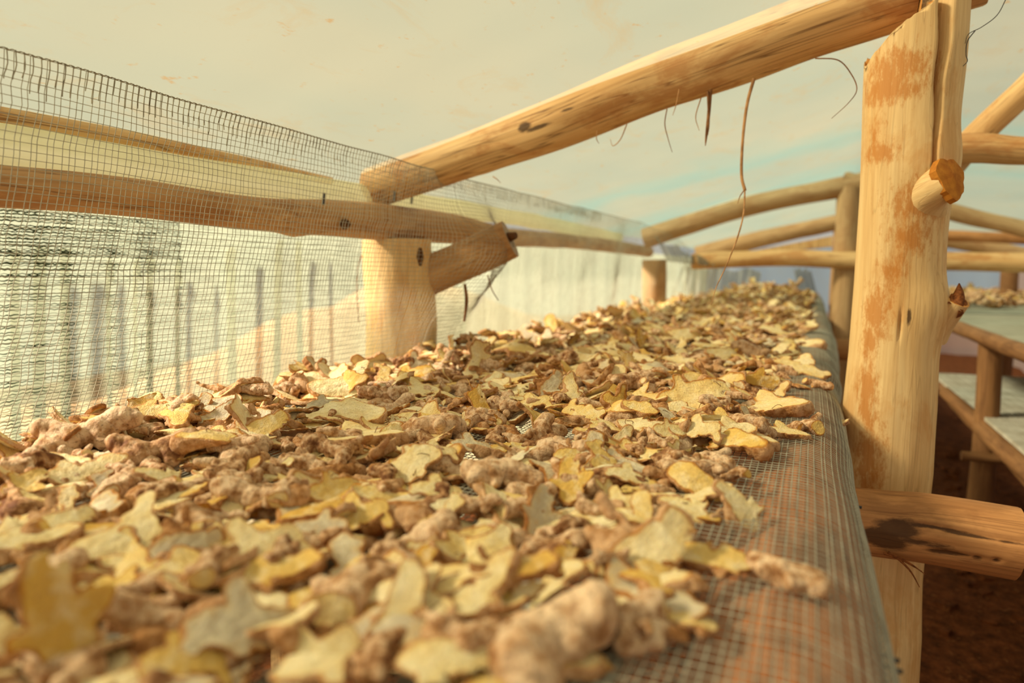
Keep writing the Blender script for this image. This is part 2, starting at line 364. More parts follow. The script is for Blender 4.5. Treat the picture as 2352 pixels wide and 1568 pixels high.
# orange earth bank and sticks beyond the cloth
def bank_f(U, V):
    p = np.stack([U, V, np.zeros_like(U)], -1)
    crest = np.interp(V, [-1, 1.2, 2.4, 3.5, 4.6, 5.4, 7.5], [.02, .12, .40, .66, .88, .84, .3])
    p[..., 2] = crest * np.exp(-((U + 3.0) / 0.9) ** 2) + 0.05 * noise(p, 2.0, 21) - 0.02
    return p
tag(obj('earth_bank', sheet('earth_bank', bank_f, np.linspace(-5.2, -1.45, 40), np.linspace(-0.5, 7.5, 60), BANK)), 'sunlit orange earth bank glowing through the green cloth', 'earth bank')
for i, (u, w, tilt, top) in enumerate([(35, 16, -.05, .02), (92, 22, -.06, .03), (150, 18, -.05, .03), (250, 10, -.04, -.02), (312, 9, -.05, -.02), (345, 15, -.05, -.0), (408, 10, -.04, -.03), (532, 18, -.03, .05), (640, 16, -.06, .08), (688, 14, -.02, .08), (1065, 10, 0, -0.02)]):
    b = atx(u, 700, SX - 0.07); r = w * 0.5 * 1.25 / F * (1.0 if u < 500 else 1.3)
    s = thing('fence_stick', (b[0], b[1], 0), ['leftmost thin dark stick behind the green cloth', 'second dark stick from the left behind the green cloth', 'third dark stick from the left behind the green cloth', 'faint thin stick behind the cloth under the log rail', 'slim dark stick left of a thicker one behind the cloth', 'thick dark stick behind the cloth near the brown leathery ginger', 'faint stick just right of the thick one behind the cloth', 'blurred stick behind the cloth midway to the left post', 'blurred leaning stick behind the cloth left of the left post', 'blurred upright stick nearest the left post behind the cloth', 'small dark stick right of the left post behind the cloth'][i], 'stick', 'sticks behind the green cloth')
    z1 = EZ + top
    log('stick', [(b[0], b[1] + tilt * 1.0, 0.0), (b[0], b[1], EZ - 0.05), (b[0], b[1] - tilt * .3, z1)], [r * 1.2, r], STICKM, s, nc=8, nl=14, rough=0.15)

def back_f(U, V): return np.stack([U, 9.1 + 0.03 * np.sin(U * 9) + 0.02 * np.sin(U * 23), V], -1)
wb = tag(obj('wall_back', sheet('wall_back', back_f, np.linspace(-1.6, 4.6, 60), np.linspace(EZ - 0.52, EZ + 0.32, 4), BLUE)), 'pale blue sheet closing the far end', None, None, 'structure')
part('lower_sheet', sheet('lower_sheet', lambda U, V: back_f(U, V) - np.array([0, .03, 0]), np.linspace(-1.6, 4.6, 60), np.linspace(0, EZ - 0.50, 4), PINK), wb)['label'] = 'pinkish lower band'
tag(obj('wall_right', sheet('wall_right', lambda U, V: np.stack([1.88 + 0.02 * np.sin(U * 8), U, V], -1), np.linspace(-1.6, 9.0, 60), np.linspace(0.0, EZ + 0.09, 4), PINK)), 'dim pinkish sheet along the far right side', None, None, 'structure')

# ------------------------------------------------------------------ roof frames
# near post with split top, sawn stub and broken twig
def near_post():
    cx, cy = 0.130, 1.290
    root = thing('wooden_post', (cx, cy, 0), 'thick pale peeled post with split top and orange stains beside the table edge', 'post')
    nl, nc = 150, 220
    zs = np.linspace(-0.0, EZ + 0.47, nl); th = np.linspace(0, 2 * np.pi, nc, endpoint=False)
    Z, TH = np.meshgrid(zs, th, indexing='ij'); ze = Z - EZ
    rr = np.interp(zs - EZ, [-.95, -.62, -.52, -.40, -.33, -.22, -.14, -.02, .12, .34, .47], [.074, .074, .068, .067, .070, .070, .0665, .0645, .066, .0705, .070])[:, None]
    q = np.stack([np.cos(TH), np.sin(TH), Z * 5], -1)
    R = rr * (1 + 0.035 * noise(q, 1.1, 31) + 0.008 * noise(q * np.array([5, 5, 1]), 1, 32))
    # view direction: angle of the side facing the camera
    tc = math.atan2(-cy, -cx)
    a = np.angle(np.exp(1j * (TH - tc)))                    # 0 = towards camera, + = counter-clockwise (right side in view is +)
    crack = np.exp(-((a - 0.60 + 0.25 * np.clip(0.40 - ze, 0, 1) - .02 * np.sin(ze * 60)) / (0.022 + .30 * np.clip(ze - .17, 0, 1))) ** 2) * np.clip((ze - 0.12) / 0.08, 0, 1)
    R = R * (1 - 0.85 * crack)
    slit = np.exp(-((a - 0.12) / 0.03) ** 2 - ((ze + 0.085) / 0.02) ** 2); R = R - 0.008 * slit
    for (k_a, k_z, w_, h_) in ((1.05, .17, .05, .012), (1.2, -.06, .045, .012)):
        R = R + h_ * np.exp(-((a - k_a) * .06 / w_) ** 2 - ((ze - k_z) / w_) ** 2)
    top = np.where(a > 0.60, 0.47 + 0.02 * np.sin(TH * 9), np.interp(a, [-3.2, -1.5, -1.2, 0.45, 0.6], [0.40, 0.335, 0.325, 0.405, 0.415]) + 0.004 * noise(q, 7, 5))
    back = np.abs(a) > 1.9; top = np.where(back, 0.335, top)
    zz = np.minimum(Z, EZ + top); lean = (zz - EZ) * 0.012
    v = np.stack([cx + R * np.cos(TH) + lean, cy + R * np.sin(TH), zz], -1).reshape(-1, 3)
    g = np.stack([R * np.cos(TH), R * np.sin(TH), zz + 3.1], -1).reshape(-1, 3)
    tr = grid_tris(nl, nc, True); m = len(v); ring_ = v[-nc:]
    v = np.vstack([v, ring_, [[cx, cy + .02, EZ + 0.33]]]); g = np.vstack([g, g[-nc:], [[0, 0, 3.4]]])
    i0 = m + np.arange(nc); tr = np.vstack([tr, np.stack([i0, m + (np.arange(nc) + 1) % nc, np.full(nc, m + nc)], 1)])
    e = np.concatenate([np.zeros(m), np.ones(nc + 1)])
    yy_ = cy - .055
    st_l = [(aty(u, w, yy_), b_ * 1.5 / F, a_ * 1.5 / F) for (u, w, a_, b_) in [(2012, 720, 30, 60), (1995, 780, 20, 60), (1990, 890, 24, 50), (1996, 940, 22, 40), (2000, 1050, 34, 70), (2060, 160, 70, 40), (2040, 205, 70, 30), (1995, 300, 24, 50), (2015, 350, 40, 24), (2110, 470, 60, 30), (2090, 540, 40, 40), (2055, 620, 24, 34), (2000, 1110, 24, 50), (2120, 430, 40, 26)]]
    part('trunk', mesh('trunk', v, tr, WOOD_POST, {'grain': g, 'end': e, 'stain': marks(v, (0, 0, 1), st_l), 'rot': np.concatenate([crack.ravel() * .9, np.zeros(nc + 1)]) + marks(v, (0, 0, 1), [(aty(2088, 728, yy_ - .01), .016, .004), (aty(2008, 185, yy_), .012, .003)])}), root)  # deep shade inside the crack, plus its weathering, is painted into the colour
    # sawn branch stub (upper right)
    b = aty(2128, 436, cy - .046); tip = aty(2180, 410, cy - .074)
    st = log('branch_stub', [b - (tip - b) * .3 + np.array([0, .03, -.035]), b + np.array([0, 0, -.006]), tip], [.044, .034, .026], WOOD_POST, root, nc=18, nl=16, rough=.12, seed=3)
    fc, d = tip, tip - b; d /= np.linalg.norm(d)
    n = np.cross(d, [0, 0, 1.0]); n /= np.linalg.norm(n); bb = np.cross(n, d)
    an = np.linspace(0, 2 * np.pi, 24, endpoint=False); rad = .0285 * (1 + .1 * np.sin(3 * an) + .06 * np.sin(7 * an))
    ringp = fc + d * .004 + (np.cos(an) * rad * .9)[:, None] * n + (np.sin(an) * rad * 1.15)[:, None] * bb
    v = np.vstack([ringp, ringp - d * .012, [fc + d * .008]]); k = np.arange(24); k2 = (k + 1) % 24
    tr = np.vstack([np.stack([k, k2, np.full(24, 48)], 1), np.stack([k, k + 24, k2 + 24], 1), np.stack([k, k2 + 24, k2], 1)])
    part('sawn_face', mesh('sawn_face', v, tr, TORN, smooth=False), st)['label'] = 'rough orange sawn end'
    # broken twig (right, lower)
    b = aty(2165, 740, cy - .01); tip = aty(2200, 690, cy - .03)
    tw = log('broken_twig', [b - (tip - b) * .7, b, tip], [.024, .019, .017], WOOD_POST, root, nc=14, nl=12, rough=.15, seed=6)
    for k, (du, dv, u0, v0) in enumerate([(6, -40, 2197, 690), (-6, -14, 2192, 688), (14, -8, 2204, 697), (12, 12, 2202, 706), (0, -22, 2202, 690)]):
        p0 = aty(u0 - 4, v0 + 10, cy - .03); p1 = aty(u0 + du, v0 + dv, cy - .03)
        v, tr, g, e = tube([p0, (p0 + p1) / 2 + np.array([.002, 0, 0]), p1], [.013, .008, .0008], nl=6, nc=6, rough=.3, seed=k)
        part('splinter', mesh('splinter', v, tr, BROKEN), tw)
    return root
post = near_post()

def dangling(root, name, pix, y, r0, r1, mat, flat=1.0):
    pts = [aty(u, v_, y + (dy[0] if dy else 0)) for (u, v_, *dy) in pix]
    v, tr, g, e = tube(pts, [r0, r0 * .8, r1], nl=max(10, len(pix) * 5), nc=6, rough=.1, flat=flat)
    o = part(name, mesh(name, v, tr, mat), root); return o
def near_rafter():
    b = aty(1267, 289, 1.33)
    root = thing('roof_rafter', tuple(b), 'long pale peeled pole rising from the left post to the split post', 'rafter')
    log('pole', [aty(858, 432, 1.36), aty(1094, 350, 1.345), b, aty(1445, 216, 1.335), aty(1624, 148, 1.34), aty(1802, 83, 1.345), aty(1981, 22, 1.35), aty(2250, -66, 1.355)], [.047, .047, .049, .051, .053, .054, .054, .052], WOOD_RAFT, root, nc=80, nl=340, rough=.06, fine=.02, seed=2, dent=.0,
        rot=[(aty(u, v_, 1.282), w * 1.3 / F, h * 1.3 / F) for (u, v_, w, h) in [(1202, 291, 22, 14), (1225, 296, 60, 6), (1095, 330, 12, 9), (1603, 108, 42, 8), (1150, 322, 70, 4), (1310, 250, 26, 5), (1520, 140, 20, 6), (1690, 160, 60, 4), (1930, 22, 80, 5), (2030, 20, 12, 5), (1400, 232, 50, 4), (1060, 385, 60, 5), (1480, 205, 60, 4)]],
        knots=[(.47, 2.2, .03, .006), (.95, 2.4, .035, .005), (.75, 5.2, .05, .004), (.30, 5.0, .03, .004), (1.2, 5.4, .04, .005)])
    Y = 1.31
    dangling(root, 'bark_strip', [(1632, 205), (1628, 260), (1622, 315), (1620, 335)], Y, .0035, .0006, BARK)
    dangling(root, 'bark_strip', [(1626, 210), (1628, 280), (1626, 310)], Y - .004, .0022, .0005, BARK)
    s = dangling(root, 'bark_strip', [(1732, 180), (1716, 240), (1706, 320), (1703, 400), (1711, 438)], Y, .0030, .0028, FIBRE, .5)
    s['label'] = 'long curled bark strip hanging lowest'
    v_ = [aty(u, w, Y - .05 * k) for k, (u, w) in enumerate([(1711, 436), (1708, 490), (1694, 545), (1668, 610), (1645, 660), (1634, 700)])]
    vv, tr, g, e = tube(v_, [.0016, .0012, .0004], nl=40, nc=5, rough=.1); part('fibre', mesh('fibre', vv, tr, FIBRE), root)
    for pix in ([(1713, 432), (1700, 450), (1694, 468)], [(1532, 250), (1527, 285), (1535, 320), (1544, 350)], [(1440, 285), (1425, 320), (1408, 335), (1402, 320)], [(1372, 300), (1370, 318), (1376, 330)],
                [(1610, 225), (1598, 268), (1606, 300)], [(1872, 134), (1925, 138), (1955, 170), (1968, 205), (1950, 235), (1910, 272)], [(1560, 205), (1553, 240), (1545, 265)], [(1132, 405), (1142, 412), (1150, 420)]):
        dangling(root, 'fibre', pix, Y - .02, .0011, .0004, BARK if pix[0][0] in (1872, 1532) else FIBRE)
    return root
near_rafter()
w_ = thing('loose_wire', tuple(aty(2310, 0, 1.25)), 'thin dark wire curling beside the top of the split post', 'wire')
for pix in ([(2312, -5), (2290, 35), (2255, 62), (2225, 78), (2217, 100)], [(2240, 70), (2222, 95), (2219, 125), (2222, 140), (2212, 152)]):
    dangling(w_, 'strand', pix, 1.25, .0008, .0005, IRON)

def left_post(u, yb, r, ztop, label, x, seed):
    b = aty(u, 640, yb)
    root = thing('wooden_post', (b[0], b[1], 0), label, 'post')
    log('trunk', [(b[0], b[1], 0), (b[0] + .004, b[1], EZ - .2), (b[0], b[1], EZ + ztop)], [r * 1.12, r * 1.02, r], WOOD_POST if seed == 11 else WOOD_FAR, root, nc=32, nl=90, rough=.07, seed=seed)
    return root, b
p1, b1 = left_post(915, 1.38, .082, .072, 'pale peeled post behind the net with a side log on top', 0, 11)
# forked stub that pushes out the net
e0 = aty(930, 655, 1.41); e1 = aty(1172, 548, 1.47)
log('side_log', [e0 - (e1 - e0) * .1, (e0 + e1) / 2 + np.array([0, 0, -.004]), e1], [.052, .047, .044], WOOD_LEFT, p1, nc=28, nl=50, rough=.08, seed=13)
p = aty(1168, 545, 1.45); vv, tr, g, e = tube([p, p + np.array([.02, -.004, .004])], [.012, .008], nl=4, nc=10); part('knot_hole', mesh('knot_hole', vv, tr, KNOT), p1)
p = aty(965, 590, 1.30); vv, tr, g, e = tube([p + np.array([0, 0, .02]), p, p - np.array([0, 0, .02])], [.004, .009, .003], nl=10, nc=8); part('knot_hole', mesh('knot_hole', vv, tr, KNOT), p1)
vv, tr, g, e = tube([aty(1068, 652, 1.37), aty(1072, 690, 1.37), aty(1066, 738, 1.37)], [.0035, .0045, .003], nl=12, nc=6, rough=.4); part('bark_strip', mesh('bark_strip', vv, tr, BARK), p1)
vv, tr, g, e = tube([aty(1120, 632, 1.37), aty(1130, 665, 1.37), aty(1145, 690, 1.37)], [.0014, .001], nl=10, nc=5); part('fibre', mesh('fibre', vv, tr, BARK), p1)
vv, tr, g, e = tube([aty(850, 556, 1.35), aty(826, 600, 1.33), aty(820, 660, 1.33), aty(824, 740, 1.33)], [.0016, .001], nl=24, nc=5); part('fibre', mesh('fibre', vv, tr, BROKEN), p1)

def rail(pix, xs, radii, label, seed, mat=WOOD_LEFT, name='log_rail', knots=()):
    pts = [atx(u, v_, x) for (u, v_), x in zip(pix, xs)]
    root = thing(name, tuple(pts[0]), label, 'rail')
    log('pole', pts, radii, mat, root, nc=26, nl=110, rough=.07, seed=seed, knots=knots); return root, pts
r1, _ = rail([(-260, 405), (0, 430), (300, 452), (600, 492), (830, 505), (1010, 522), (1120, 540)], [-.90, -.90, -.90, -.90, -.895, -.88, -.86], [.026, .026, .027, .028, .034, .042, .040, .034], 'brown log rail lying on the left post behind the net', 17, knots=[(.62, 4.6, .03, .006)])
p = atx(790, 515, -.86); vv, tr, g, e = tube([p + np.array([.002, 0, 0]), p + np.array([.012, -.006, 0])], [.011, .008], nl=4, nc=10); part('knot_hole', mesh('knot_hole', vv, tr, KNOT), r1)
for (u, v_) in ((742, 470), (905, 462), (945, 468)):
    p = atx(u, v_, -.86); vv, tr, g, e = tube([p, p + np.array([0, .004, .022])], [.003, .003], nl=4, nc=6); part('nail', mesh('nail', vv, tr, IRON), r1)
rail([(1130, 545), (1230, 548), (1380, 562), (1490, 578)], [-.93, -.93, -.92, -.90], [.030, .030, .032], 'greyish log rail running on from the left post to the second post', 19)
# eave roll: plastic wound round a pole
def eave(pix, xs, radii, label, name, mat, seed, nl=140):
    pts = [atx(u, v_, x) for (u, v_), x in zip(pix, xs)]
    root = thing(name, tuple(pts[0]), label, 'roll' if name == 'sheet_roll' else 'pole'); v, tr, g, e = tube(pts, radii, nl=nl, nc=22, rough=.10, seed=seed, fine=.03)
    part('wound_sheet' if name == 'sheet_roll' else 'pole', mesh(name, v, tr, mat, {'grain': g, 'end': e}), root); return root
eave([(-260, 292), (0, 335), (400, 392), (830, 450), (1180, 500), (1420, 545)], [-.955] * 6, [.027, .027, .028, .028, .026, .026], 'pale yellowish plastic rolled along the eave above the log rail', 'sheet_roll', ROLL, 23)
eave([(-260, 222), (0, 268), (300, 318), (560, 372), (760, 415)], [-.975] * 5, [.012, .013, .012, .010, .008], 'thin tan pole under the roof sheet above the plastic roll', 'eave_pole', WOOD_RAFT, 29)

# second and third frames
def cyl_thing(name, pts, radii, label, cat, mat=WOOD_FAR, seed=0, nc=18, nl=50, rough=.06, group=None):
    root = thing(name, tuple(np.asarray(pts[0])), label, cat, group); log('pole', pts, radii, mat, root, nc=nc, nl=nl, rough=rough, seed=seed); return root
Y2, Y3, Y4 = 3.72, 6.15, 8.4
b = aty(1944, 600, Y2); b2x = b[0]
cyl_thing('wooden_post', [(b[0], Y2, 0), (b[0], Y2, EZ + .40)], [.062, .056], 'second ridge post half hidden behind the split post', 'post', WOOD_FAR, 41)
p2, b2 = left_post(1502, Y2, .062, .06, 'blurred second left post standing in the net', 0, 43)
cyl_thing('wooden_post', [(aty(1927, 650, Y3)[0], Y3, 0), (aty(1927, 650, Y3)[0], Y3, EZ + .40)], [.07, .06], 'third ridge post showing as a dark strip beside the second', 'post', WOOD_LEFT, 44)
cyl_thing('roof_rafter', [aty(1480, 548, Y2), aty(1720, 472, Y2), aty(1965, 424, Y2), aty(2010, 408, Y2)], [.055, .05, .052], 'blurred second rafter rising left of the split post', 'rafter', WOOD_FAR, 45)
cyl_thing('roof_rafter', [aty(1935, 410, Y2), aty(2190, 488, Y2), aty(2352, 526, Y2), aty(2560, 585, Y2)], [.04, .036, .036], 'blurred rafter sloping down to the right of the split post', 'rafter', WOOD_FAR, 46)
cyl_thing('roof_rafter', [aty(1600, 585, Y3), aty(1760, 546, Y3), aty(1935, 508, Y3)], [.075, .07, .062], 'third rafter, faint, below the second left rafter', 'rafter', WOOD_FAR, 47)
cyl_thing('roof_rafter', [aty(1935, 505, Y3), aty(2185, 552, Y3), aty(2352, 585, Y3), aty(2500, 615, Y3)], [.06, .055, .055], 'third rafter falling to the right under the brown tie pole', 'rafter', WOOD_FAR, 48)
cyl_thing('tie_pole', [aty(2150, 540, Y3 - .3), aty(2352, 548, Y3 - .3), aty(2400, 549, Y3 - .3)], [.04, .04], 'thin red-brown tie pole right of the split post', 'pole', WOOD_CROSS, 49)
cyl_thing('tie_pole', [aty(1590, 600, Y2 - .06), aty(1800, 592, Y2 - .06), aty(1965, 598, Y2 - .06), aty(2200, 600, Y2 - .06), aty(2400, 605, Y2 - .06), aty(2600, 608, Y2 - .06)], [.042, .042, .044, .044], 'long level tie pole crossing behind the split post', 'pole', WOOD_RAFT, 50, nl=90)
# plank wedge
pa, pb = aty(1715, 582, Y3 - .5), aty(1912, 556, Y3 - .5)
v, tr = box((0, 0, 0), (1, 1, 1)); d = pb - pa
v = pa + v[:, :1] * d + v[:, 1:2] * np.array([0, .12, 0]) + (v[:, 2:] - .4) * np.array([0, 0, .08]) * (0.25 + .75 * v[:, :1])
pl = thing('plank', tuple(pa), 'pale wedge-shaped plank above the level tie pole', 'plank')
part('board', mesh('board', v, tr, WOOD_RAFT, {'grain': v, 'end': np.zeros(8)}, smooth=False), pl)
# right side poles near the split post
cyl_thing('cross_pole', [aty(2120, 348, 1.9), aty(2240, 340, 1.9), aty(2352, 347, 1.9), aty(2600, 352, 1.9)], [.034, .033, .030, .030], 'short level pole jutting right from behind the split post', 'pole', WOOD_RAFT, 51)
cyl_thing('brace_pole', [aty(2150, 420, 1.96), aty(2240, 315, 1.96), aty(2352, 210, 1.96), aty(2410, 150, 1.96)], [.033, .031, .029, .029], 'slanting pole rising to the right from the level pole', 'pole', WOOD_RAFT, 52)

# ------------------------------------------------------------------ drying table
TZ = -0.20
XL = -0.815
LR = 0.058
def log_x(y): return np.interp(y, [0, .4, 1.1, 1.5, 2.3, 5, 9], [-.006, -.005, -.006, -.002, .022, .028, .03])
table = thing('drying_table', (-.4, 1.2, 0), 'long log-framed drying table under the ginger', 'table')
ys = np.linspace(0.0, 7.2, 15)
log('edge_log', [(log_x(y), y, EZ + TZ - LR - .003) for y in ys], [LR * 1.0] * 15, WOOD_EDGE, table, nc=32, nl=260, rough=.03, seed=61)
log('back_log', [(XL + .04, y, EZ + TZ - .05) for y in np.linspace(-.4, 7.2, 6)], [.045] * 6, WOOD_LEFT, table, nc=16, nl=80, seed=62)
a, b = aty(1930, 1190, 1.14), aty(2335, 1248, 1.14)
cl = log('cross_log', [a + (a - b) * 2.2, a, (a + b) / 2 + np.array([0, 0, .003]), b], [.050, .050, .051, .050], WOOD_CROSS, table, nc=80, nl=260, rough=.05, fine=.02, seed=63, dent=.10,
         rot=[(aty(u, v_, 1.092), w / F, h / F) for (u, v_, w, h) in [(2060, 1215, 55, 30), (2030, 1235, 60, 34), (2110, 1245, 70, 12), (2180, 1272, 60, 8), (2150, 1212, 90, 5), (2250, 1232, 90, 4), (2320, 1244, 40, 4), (2245, 1285, 14, 8), (2290, 1290, 10, 7), (2100, 1196, 50, 5)]])
cl['label'] = 'orange-brown log end jutting past the post'
for pix in ([(2040, 1268), (2085, 1290), (2124, 1318)], [(2055, 1275), (2090, 1310), (2112, 1348)], [(2030, 1270), (2070, 1285), (2118, 1312)]):
    vv, tr, g, e = tube([aty(u, w, 1.09) for u, w in pix], [.0022, .0014, .0006], nl=10, nc=5); part('splinter', mesh('splinter', vv, tr, BROKEN), cl)
log('cross_log', [(-1.0, 3.55, EZ + TZ - .17), (.30, 3.55, EZ + TZ - .17)], [.05, .05], WOOD_CROSS, table, nc=20, nl=40, seed=64)
log('leg', [(-.80, .9, 0), (-.80, .9, EZ + TZ - .09)], [.05, .05], WOOD_LEFT, table, nc=16, nl=20, seed=65)
for k in range(11):
    x0 = -.105 - .068 * k; z0 = EZ + TZ - .0125; n_ = 26
    yy = np.linspace(.05, 6.8, n_); cxx = x0 + .004 * np.sin(yy * 3 + k * 2) + .006 * np.sin(yy + k)
    w = .017 + .004 * math.sin(k * 2.3)
    ring_ = np.stack([np.stack([cxx + s1 * w, yy, np.full(n_, z0 + s2 * .004) + .002 * np.sin(yy * 5 + k)], -1) for s1, s2 in ((-1, -1), (1, -1), (1, 1), (-1, 1))], 1)
    part('slat', mesh('slat', ring_.reshape(-1, 3), grid_tris(n_, 4, True), SLAT, smooth=False), table)
for (u, v_) in ((1958, 1150), (2030, 1488), (2036, 1512)):
    p = atz(u, v_, TZ - .05); vv, tr, g, e = tube([p - np.array([.006, 0, .004]), p + np.array([.009, -.004, -.005])], [.0012, .0017], nl=4, nc=8); part('nail', mesh('nail', vv, tr, IRON), table)

# net: one continuous piece over the table, up the left side
def threads(lines, r):
    VV, TT, n = [], [], 0; th = np.array([0, 2.0944, 4.1888]); cs, sn = np.cos(th), np.sin(th)
    for c in lines:
        t = np.gradient(c, axis=0); t /= np.linalg.norm(t, axis=1)[:, None] + 1e-12
        ref = np.where((np.abs(t[:, 2:3]) < .8), np.array([[0, 0, 1.0]]), np.array([[1.0, 0, 0]]))
        nn = np.cross(t, ref); nn /= np.linalg.norm(nn, axis=1)[:, None]; bb = np.cross(nn, t)
        rr = r if np.isscalar(r) else r
        v = c[:, None] + rr * (cs[None, :, None] * nn[:, None] + sn[None, :, None] * bb[:, None])
        VV.append(v.reshape(-1, 3)); TT.append(grid_tris(len(c), 3, True) + n); n += len(c) * 3
    return np.vstack(VV), np.vstack(TT)
def wall_top(y): return np.interp(y, [0, .43, 1.1, 1.5, 2.1, 3.2, 3.6, 4.1, 4.6, 5.2, 7.2], [.226, .222, .217, .213, .218, .226, .200, .12, .06, .035, .02])
def wall_pt(y, t):                             # t: 0 at the table, 1 at the top edge
    y = np.asarray(y, float); t = np.asarray(t, float) + 0 * y
    zt = wall_top(y); z = TZ + (zt - TZ) * t
    x = XL + .06 * t ** .8 + 0 * y
    x = x + .135 * np.exp(-((y - 1.47) / .12) ** 2 - ((z - .05) / np.where(z > .05, .085, .13)) ** 2)
    x = x + .10 * np.exp(-((y - 3.95) / .45) ** 2) * t + .015 * np.sin(y * 5) * t * (1 - t)
    x = x + .012 * np.sin(y * 14) * np.clip((y - 1.5) / 1.0, 0, 1) * (1 - t * .7)
    ysh = y - .07 * (1 - t) ** 1.3 * np.clip(1.6 - y * .3, .3, 1) + .06 * np.clip(y - 1.4, 0, 1) * (1 - t)
    q = np.stack([y, t * 3, 0 * y], -1)
    return np.stack([x + .004 * noise(q, 6, 71), ysh + .0018 * noise(q, 11, 72), EZ + z + .0016 * noise(q, 9, 73)], -1)
net = thing('drying_net', (XL, 1.5, EZ + TZ), 'grey wire-like net spread over the table and stretched up its left side', 'net')
CELL = .0084
yv = np.arange(.30, 6.4, CELL)
ver = []
for k, y in enumerate(yv):
    nt = 26 if y < 2.2 else 14
    if y > 3.2 and k % 2: continue
    ver.append(wall_pt(np.full(nt, y) + .0010 * rng.standard_normal(), np.linspace(0, 1, nt)))
v, tr = threads(ver, .00048); tag(part('wall_threads_upright', mesh('wall_threads_upright', v, tr, NETM), net), 'upright net threads', None, None, 'stuff')
hor = []
yh = np.concatenate([np.arange(.28, 2.2, .012), np.arange(2.2, 6.5, .03)])
for t in np.linspace(0, 1, 49): hor.append(wall_pt(yh, np.full(len(yh), t)))
v, tr = threads(hor, .00044); tag(part('wall_threads_level', mesh('wall_threads_level', v, tr, NETM), net), 'level net threads', None, None, 'stuff')
# selvage: looped top edge and doubled hem threads
sel = []
ye = np.arange(.30, 3.6, .0016)
for ph, am in ((0, .0016), (2.1, .0014), (4.2, .0016)):
    c = wall_pt(ye, np.ones(len(ye))); c[:, 2] += am * np.abs(np.sin(np.pi * ye / CELL)) + .0006 * np.sin(ye * 2 * np.pi / CELL * 2 + ph); c[:, 0] += .001 * np.sin(2 * np.pi * ye / CELL + ph); sel.append(c)
v, tr = threads(sel, .00050)
sel2 = []
for k, y in enumerate(yv[yv < 2.6]):
    tt = 1 - (.075 if k % 2 else .06) * (1 + .35 * rng.standard_normal() * .5)
    c = wall_pt(np.full(6, y), np.linspace(tt, 1, 6)); c[:, 0] += .0006; sel2.append(c)
v2, tr2 = threads(sel2, .00072)
tag(part('selvage', mesh('selvage', np.vstack([v, v2]), np.vstack([tr, tr2 + len(v)]), NETM), net), 'thicker looped top edge', None, None, 'stuff')
# table panel
def tab_pt(y, s):                              # s: distance from the left edge across the table and round the log
    y = np.asarray(y, float); s = np.asarray(s, float) + 0 * y; y = y + 0 * s
    lx = log_x(y); flat_len = lx - XL; R = LR + .0035
    ang = np.clip((s - flat_len) / R, 0, None)
    x = np.where(s < flat_len, XL + s, lx + R * np.sin(np.minimum(ang, 2.6)))
    z = np.where(s < flat_len, TZ + .0035 - .003, TZ - LR - .003 + R * np.cos(np.minimum(ang, 2.6)))
    q = np.stack([x, y, z], -1)
    wr = noise(q, 7, 81) * .0022 + noise(q * np.array([3, 1, 1]), 9, 82) * .0012
    bulge = np.where(ang > 0, np.abs(noise(q, 5, 83)) * .008, 0)
    x = x + bulge * np.sin(np.minimum(ang, 1.6)); z = z + wr * .6 + .001
    return np.stack([x, y + .0012 * noise(q, 20, 85), EZ + z], -1)
SL = .815 + .165
lon = []
yl = np.concatenate([np.arange(.10, 1.6, .02), np.arange(1.6, 6.6, .05)])
for s in np.arange(0.0, SL, .0066): lon.append(tab_pt(yl, np.full(len(yl), s) + .0008 * rng.standard_normal()))
v, tr = threads(lon, .00064); tag(part('table_threads_lengthwise', mesh('table_threads_lengthwise', v, tr, NETM), net), 'lengthwise net threads', None, None, 'stuff')
cro = []
sflat = np.linspace(.35, .80, 14); sround = np.linspace(.81, SL, 18); ss = np.concatenate([sflat, sround])
for k, y in enumerate(np.arange(.10, 6.4, .0086)):
    if y > 2.6 and k % 2: continue
    cro.append(tab_pt(np.full(len(ss), y) + .0006 * rng.standard_normal() + .004 * np.sin(ss * 6), ss))
v, tr = threads(cro, .00052); tag(part('table_threads_crosswise', mesh('table_threads_crosswise', v, tr, NETM), net), 'crosswise net threads', None, None, 'stuff')

# bunched nets at the far end of the table
def drape(name, pix_top, pix_bot, y, label, mat, cat='net', ph=0.0):
    nu, nv = 60, 14; a, b = [aty(*p, y) for p in pix_top]; c, d = [aty(*p, y) for p in pix_bot]
    s = np.linspace(0, 1, nu)[:, None, None]; t = np.linspace(0, 1, nv)[None, :, None]
    p = (a * (1 - s) + b * s) * (1 - t) + (c * (1 - s) + d * s) * t
    off = .03 * np.sin(s * 21 + ph) + .02 * np.sin(s * 47 + t * 3); p = p + off * np.array([0, 1.0, 0]) + .012 * np.sin(s * 17 + ph + t * 4) * np.array([0, 0, 1.0]) * (1 - t)
    root = thing(name, tuple((c + d) / 2), label, cat); part('folds', mesh(name, p.reshape(-1, 3), grid_tris(nu, nv), mat), root); return root
drape('bunched_net', [(1575, 612), (1748, 622)], [(1575, 700), (1740, 690)], 4.75, 'bunched grey net hanging along the left beyond the second post', GREYNET)
drape('hanging_net', [(1822, 616), (1862, 620)], [(1838, 700), (1884, 700)], 5.6, 'dark strip of net hanging at the far end of the pile', GREYNET, 'net', 2)
drape('hanging_net', [(1500, 545), (1640, 604)], [(1530, 600), (1640, 612)], 3.60, 'grey net gathered over the top of the second left post', GREYNET, 'net', 1)

